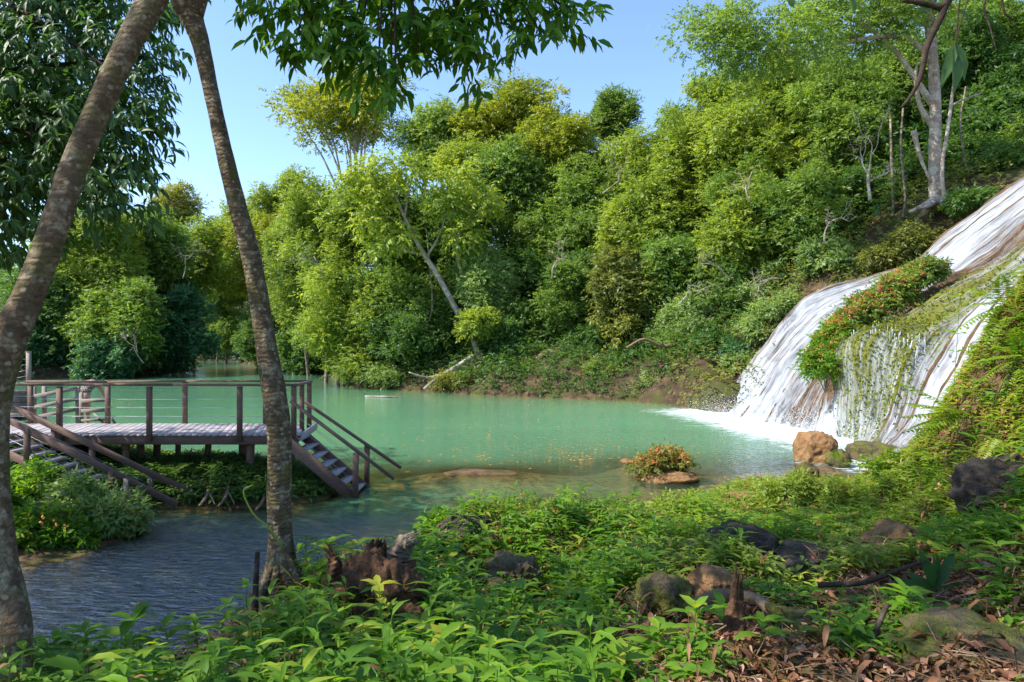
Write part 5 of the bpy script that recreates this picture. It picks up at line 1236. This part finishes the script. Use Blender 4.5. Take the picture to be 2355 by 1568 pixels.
# left bank herbs: separate shrubs
for k, (u, v, Y, ru, rv, l) in enumerate([(60,1150,12.,85,70,'leafy shrub in front of the stream stairs at the left edge'),(160,1170,11.6,85,60,'leafy shrub under the middle of the stream stairs'),(245,1190,11.6,75,45,'rounded shrub at the foot of the stream stairs'),
        (50,1240,10.8,75,60,'low shrub with a few orange blossoms over the stream edge beside the leaning trunk'),(150,1240,11.,80,45,'low shrub trailing over the stream bank'),(-40,1180,11.2,80,90,'shrub half hidden behind the leaning trunk'),(280,1215,11.7,45,24,'small shrub at the tip of the stream bank')]):
    shrub('bank_shrub', l, P(u, v, Y), np.array([ru, ru*.8, rv])/F*Y, 'pale' if k in (1, 2, 6) else 'near', 3400, .12, 'shrubs on the stream bank', 'bloom' if k in (2, 3, 6) else None, 40, 14, .05, per=6, low=-.1)
# the mossy mound
for k, (u, v, Y, ru, rv, pal, l) in enumerate([(1110,1215,8.9,55,55,'moss','mossy brown tussock at the left shoulder of the mound'),(1180,1260,8.4,90,60,'deep','dark leafy clump on the face of the mound'),(1300,1225,8.6,85,50,'mid','leafy clump at the top right of the mound'),(1420,1215,9.4,75,40,'mid','herb clump between the mound and the bright plants'),
        (1010,1240,8.6,55,45,'near','bright herb clump left of the mound'),(1560,1190,10.2,80,40,'lime','bright sunlit herbs at the water edge left of the pink stone'),(1800,1140,11.5,80,36,'lime','sunlit herbs below the orange boulder'),(1950,1150,11.,80,42,'lime','sunlit herbs with orange blossoms near the right cascade'),(2060,1090,11.,55,45,'fern','ferny clump at the foot of the right-hand bank')]):
    shrub('herb_clump', l, P(u, v, Y), np.array([ru, ru*.8, rv])/F*Y, pal, 3300, .085 if pal != 'near' else .12, 'herb clumps on the near bank', 'red' if k in (1, 2, 7) else None, 26, 13, .03, .008, 6, -.1, cat='plant')

# stem plants with large leaves
def stem_plant(name, label, u, v, Y, h, k, L, wl, pal='near', tint=.6, group='broad-leaved plants on the near bank', whorl=0, seed=0, elev=.35):
    x, y = UX(u, Y), Y; z = float(zn(x, y)); b = np.array([x, y, z-.02]); h = max(h, EYE-(v-784)/F*Y-z) if v else h
    root = empty(name, b, label, 'plant', group)
    r = np.random.default_rng(seed); top = b+[r.normal(0, .05)*h, r.normal(0, .05)*h, h]
    q = spline(np.array([b, (b+top)/2+[r.normal(0, .02), 0, 0], top]), 9); mb = MB(); tube(mb, q, np.linspace(.006, .003, 9), 6, .5); mb.build('stem', LEAF['near'], root, True)
    bs, ds, ls = [], [], []
    for j in range(k):
        f = .3+.7*(j+1)/k; p = spline(q, 60)[int(f*59)]
        for s in (0, 1):
            a = j*1.57+s*math.pi+r.normal(0, .25); bs.append(p); ds.append((math.cos(a), math.sin(a), elev+r.normal(0, .15)+.4*(f-.5))); ls.append(1.22*L*(1.1-.5*abs(f-.65))*r.uniform(.8, 1.15))
    for j in range(whorl):
        a = j*6.28/whorl+r.normal(0, .2); bs.append(top); ds.append((math.cos(a), math.sin(a), .55+r.normal(0, .15))); ls.append(L*r.uniform(.7, 1.))
    n = len(bs); mb = MB(); leaf6(mb, np.array(bs), np.array(ds), np.array([0, 0, 1.])+r.normal(0, .15, (n, 3)), np.array(ls), np.array(ls)*wl, np.clip(tint+r.normal(0, .13, n), 0, 1), .32, .14)
    mb.build('foliage', LEAF[pal], root); return root
SP = [(870,1340,4.6,.5,5,.15,.36,1.,'tall stem with orange-tinged leaves in front of the rotten stump'),(800,1470,4.2,.3,5,.17,.4,.8,'yellow-green stem plant at the lower left of the rotten stump'),(900,1500,4.,.3,5,.18,.42,.6,'leafy stem plant below the rotten stump'),
      (960,1420,4.4,.35,5,.17,.38,.75,'yellowish stem plant right below the orange broken edge of the stump'),(1045,1395,4.8,.3,3,.2,.36,.55,'plant with a whorl of large oval leaves right of the stump'),(1110,1400,4.6,.35,4,.2,.36,.5,'large-leaved plant right of the whorled one'),
      (1020,1500,3.9,.35,5,.17,.42,.85,'yellow-edged leafy stem at the bottom centre'),(1130,1500,3.9,.3,5,.16,.4,.7,'leafy stem at the bottom right of the yellow-edged one'),(820,1340,5.2,.3,3,.16,.36,.6,'pair-leaved plant leaning against the stump on its left'),
      (700,1420,4.8,.4,3,.16,.34,.6,'lone plant with two raised leaves between trunk and stump'),(770,1240,6.2,.35,4,.2,.36,.8,'yellow-green plant with broad leaves behind the stump'),(820,1250,6.,.3,4,.17,.36,.95,'yellow plant with glowing leaves behind the stump'),(700,1240,6.3,.3,5,.15,.34,.5,'green plant just right of the straight trunk'),
      (560,1360,5.5,.5,4,.14,.36,.5,'climbing plant with pale leaves left of the straight trunk'),(520,1400,5.1,.35,4,.15,.36,.55,'leafy stem above the stream left of the straight trunk'),(455,1420,4.9,.3,5,.15,.36,.45,'leafy stem on the bank edge over the stream'),(380,1455,4.6,.25,4,.15,.36,.4,'low plant on the bank edge over the rippled stream'),
      (300,1430,4.5,.3,2,.19,.42,.35,'plant with upright paddle-shaped leaves at the stream edge'),(200,1480,4.3,.25,5,.15,.36,.45,'low plant right of the foot of the leaning trunk'),(120,1500,4.1,.22,5,.14,.36,.45,'small plant touching the foot of the leaning trunk'),
      (1290,1290,7.,.35,5,.2,.3,.5,'narrow-leaved plant below the mossy mound'),(1200,1350,6.,.3,5,.2,.32,.55,'bright plant on the slope under the mound'),(1400,1300,7.2,.35,5,.2,.3,.5,'long-leaved plant left of the round dark boulder'),(1480,1330,6.6,.4,6,.2,.3,.45,'leafy plant touching the round dark boulder on its left'),
      (1500,1250,8.2,.4,6,.18,.3,.5,'sunlit plant above and left of the round dark boulder'),(1620,1190,9.6,.5,6,.2,.3,.6,'tall sunlit plant standing up against the pool'),(1780,1200,9.2,.35,6,.18,.3,.6,'sunlit plant above the low dark rock'),(1930,1370,5.8,.25,3,.2,.3,.8,'yellow-green plant right of the low dark rock'),
      (1670,1390,4.9,.25,4,.17,.44,.45,'plant with glowing oval leaves beside the splintered stem'),(1600,1450,4.5,.25,4,.17,.42,.6,'broad-leaved plant left of the splintered stem'),(1510,1470,4.3,.22,4,.16,.42,.6,'broad-leaved plant in the litter left of the stem'),(1420,1530,3.9,.2,4,.16,.42,.7,'yellow-green plant at the bottom edge'),
      (1750,1500,4.2,.2,3,.16,.42,.6,'small oval-leaved plant right of the splintered stem'),(1950,1480,4.2,.22,4,.15,.4,.5,'small plant by the slanting dark stick'),(2080,1410,4.7,.2,4,.17,.36,.6,'long-leaved plant in the dark litter at right'),(2300,1320,5.2,.35,5,.16,.34,.55,'leafy plant at the right edge above the slab'),
      (2230,1330,5.6,.35,5,.15,.34,.55,'leafy plant left of the right edge in the sun'),(2280,1090,6.2,.2,2,.2,.44,.3,'dark plant with broad ribbed leaves on the right-hand bank'),(2190,680,10.8,.3,4,.2,.36,.7,'leafy spray above the right cascade')]
for k, (u, v, Y, h, kk, L, wl, t, l) in enumerate(SP):
    stem_plant('leafy_plant', l, u, v if k not in (37,) else 0, Y, h, kk, L, wl, 'near', t+.06, whorl=4 if kk < 4 else 3, seed=k)
# strap-leaved plant (dark)
root = empty('strap_plant', P(2180, 1330, 5.6), 'dark plant with long strap leaves standing on the right litter', 'plant')
mb = MB(); b = np.array([UX(2150, 5.6), 5.6, float(zn(UX(2150, 5.6), 5.6))+.1]); n = 7
leaf6(mb, np.tile(b, (n, 1)), np.array([(-.5,-.2,1.2),(.1,.1,1.),(.6,0,1.1),(-1.2,-.2,.35),(1.1,-.1,.2),(.35,.3,.9),(-.8,.3,.5)]), np.tile([0, -1., .4], (n, 1))+rnd(n)*.2, np.array([.36,.26,.38,.34,.26,.3,.26]), np.array([.10,.06,.10,.08,.08,.08,.07]), .15, .15, .12); mb.build('foliage', LEAF['shade'], root)
mb = MB(); tube(mb, np.linspace(b-[0, 0, .14], b, 4), .012, 6); mb.build('stem', BARK_DARK, root)

# ferns
def frond(mb, b, d, L, r, pal_t, droop=.5, npair=17, wid=.26):
    d = nrm(np.array(d, float)); s = nrm(np.cross(d, [0, 0, 1.])); up = np.cross(s, d)
    f = np.linspace(0, 1, npair+2); pts = b+d*L*f[:, None]-np.array([0, 0, 1.])*(droop*L*f**2)[:, None]
    tube(mb, pts, np.linspace(.004, .0015, len(pts)), 4, .6, cap=False)
    t = nrm(np.gradient(pts, axis=0)); c = pts[2:]; tt = t[2:]; ff = f[2:]; m = len(c)
    ln = L*wid*np.sin(np.clip((ff*.92+.10), 0, 1)*np.pi)**.75*(1.15-.5*ff)
    for sg in (1, -1): kites(mb, c, s*sg+tt*.35+r.normal(0, .05, (m, 3))-[0, 0, .12], np.cross(s, tt)+r.normal(0, .1, (m, 3)), ln, np.full(m, L/npair*.78), np.clip(pal_t+r.normal(0, .08, m), 0, 1), .12)
def fern(label, base, nf, L, seed, tint=.5, spread=1., dirs=None, droop=.45):
    root = empty('fern', base, label, 'fern', 'ferns on the near bank'); r = np.random.default_rng(seed)
    for k in range(nf):
        a = k*6.28/nf+r.normal(0, .3); d = dirs[k] if dirs else (math.cos(a)*spread, math.sin(a)*spread, r.uniform(.5, 1.1))
        mb = MB(); frond(mb, np.asarray(base, float), d, L*r.uniform(.8, 1.15), r, tint, droop); mb.build('frond', LEAF['fern'], root)
def gb(u, Y, dz=.03): x = UX(u, Y); return np.array([x, Y, float(zn(x, Y))+dz])
fern('bright fern on the right face of the mossy mound', P(1310,1300,8.), 7, .5, 1, .45); fern('fern under the crest of the mound', P(1230,1270,8.3), 6, .42, 2, .4); fern('fern at the right shoulder of the mound', P(1440,1230,9.), 6, .42, 3, .5)
fern('fern in the sunlit herbs above the round dark boulder', P(1850,1200,9.5), 7, .55, 4, .55); fern('fern at the water edge left of the right cascade', P(1960,1160,11.), 7, .6, 5, .5); fern('small fern in the litter at the bottom right', gb(2080,4.3), 7, .3, 6, .45)
fern('fern in the sun right of the strap-leaved plant', P(2190,1290,6.), 7, .4, 7, .5)
fern('large fern reaching left over the right cascade with long pale fronds', P(2215,950,9.2), 6, .9, 8, .75, dirs=[(-1,-.15,.28),(-1,0,.05),(-.9,-.2,-.12),(-.8,.1,.5),(-.6,-.4,.2),(-.9,-.1,-.3)], droop=.12)
fern('yellow fern drooping down the right-hand bank', P(2290,1000,8.2), 4, .62, 9, .92, dirs=[(-.5,-.3,-1),(-.75,-.3,-.7),(-.3,-.4,-1),(.3,-.3,-.6)], droop=.1)
fern('bright fern hanging from the upper right bank', P(2310,700,9.6), 6, .75, 10, .7, dirs=[(-1,-.2,.2),(-1,0,-.3),(-.7,-.3,-.8),(-.8,0,.6),(-.3,-.3,.8),(.5,-.3,.4)], droop=.25)
fern('fern at the right edge high on the bank', P(2345,820,8.8), 6, .6, 11, .7, dirs=[(-1,-.2,.2),(-.9,0,-.3),(-.7,-.3,-.8),(-.8,0,.6),(-.3,-.3,.8),(.5,-.3,.4)], droop=.3)
fern('fern leaf curling before the orange boulder', P(1925,1065,14.), 3, .55, 12, .7, dirs=[(.8,-.2,.2),(-.2,-.2,.9),(1,-.2,-.2)], droop=.3)
fern('fern below the piles under the deck', P(400,1085,14.1), 6, .5, 13, .4); fern('fern on the island bank left of the straight trunk', P(600,1120,14.), 6, .55, 14, .35)
fern('fern spray in the dark hollow of the right-hand bank', P(2330,1230,6.2), 6, .4, 15, .45)
fern('fern on the crest of the right-hand bank beside the cascade', P(2160,1060,9.8), 7, .5, 16, .7)
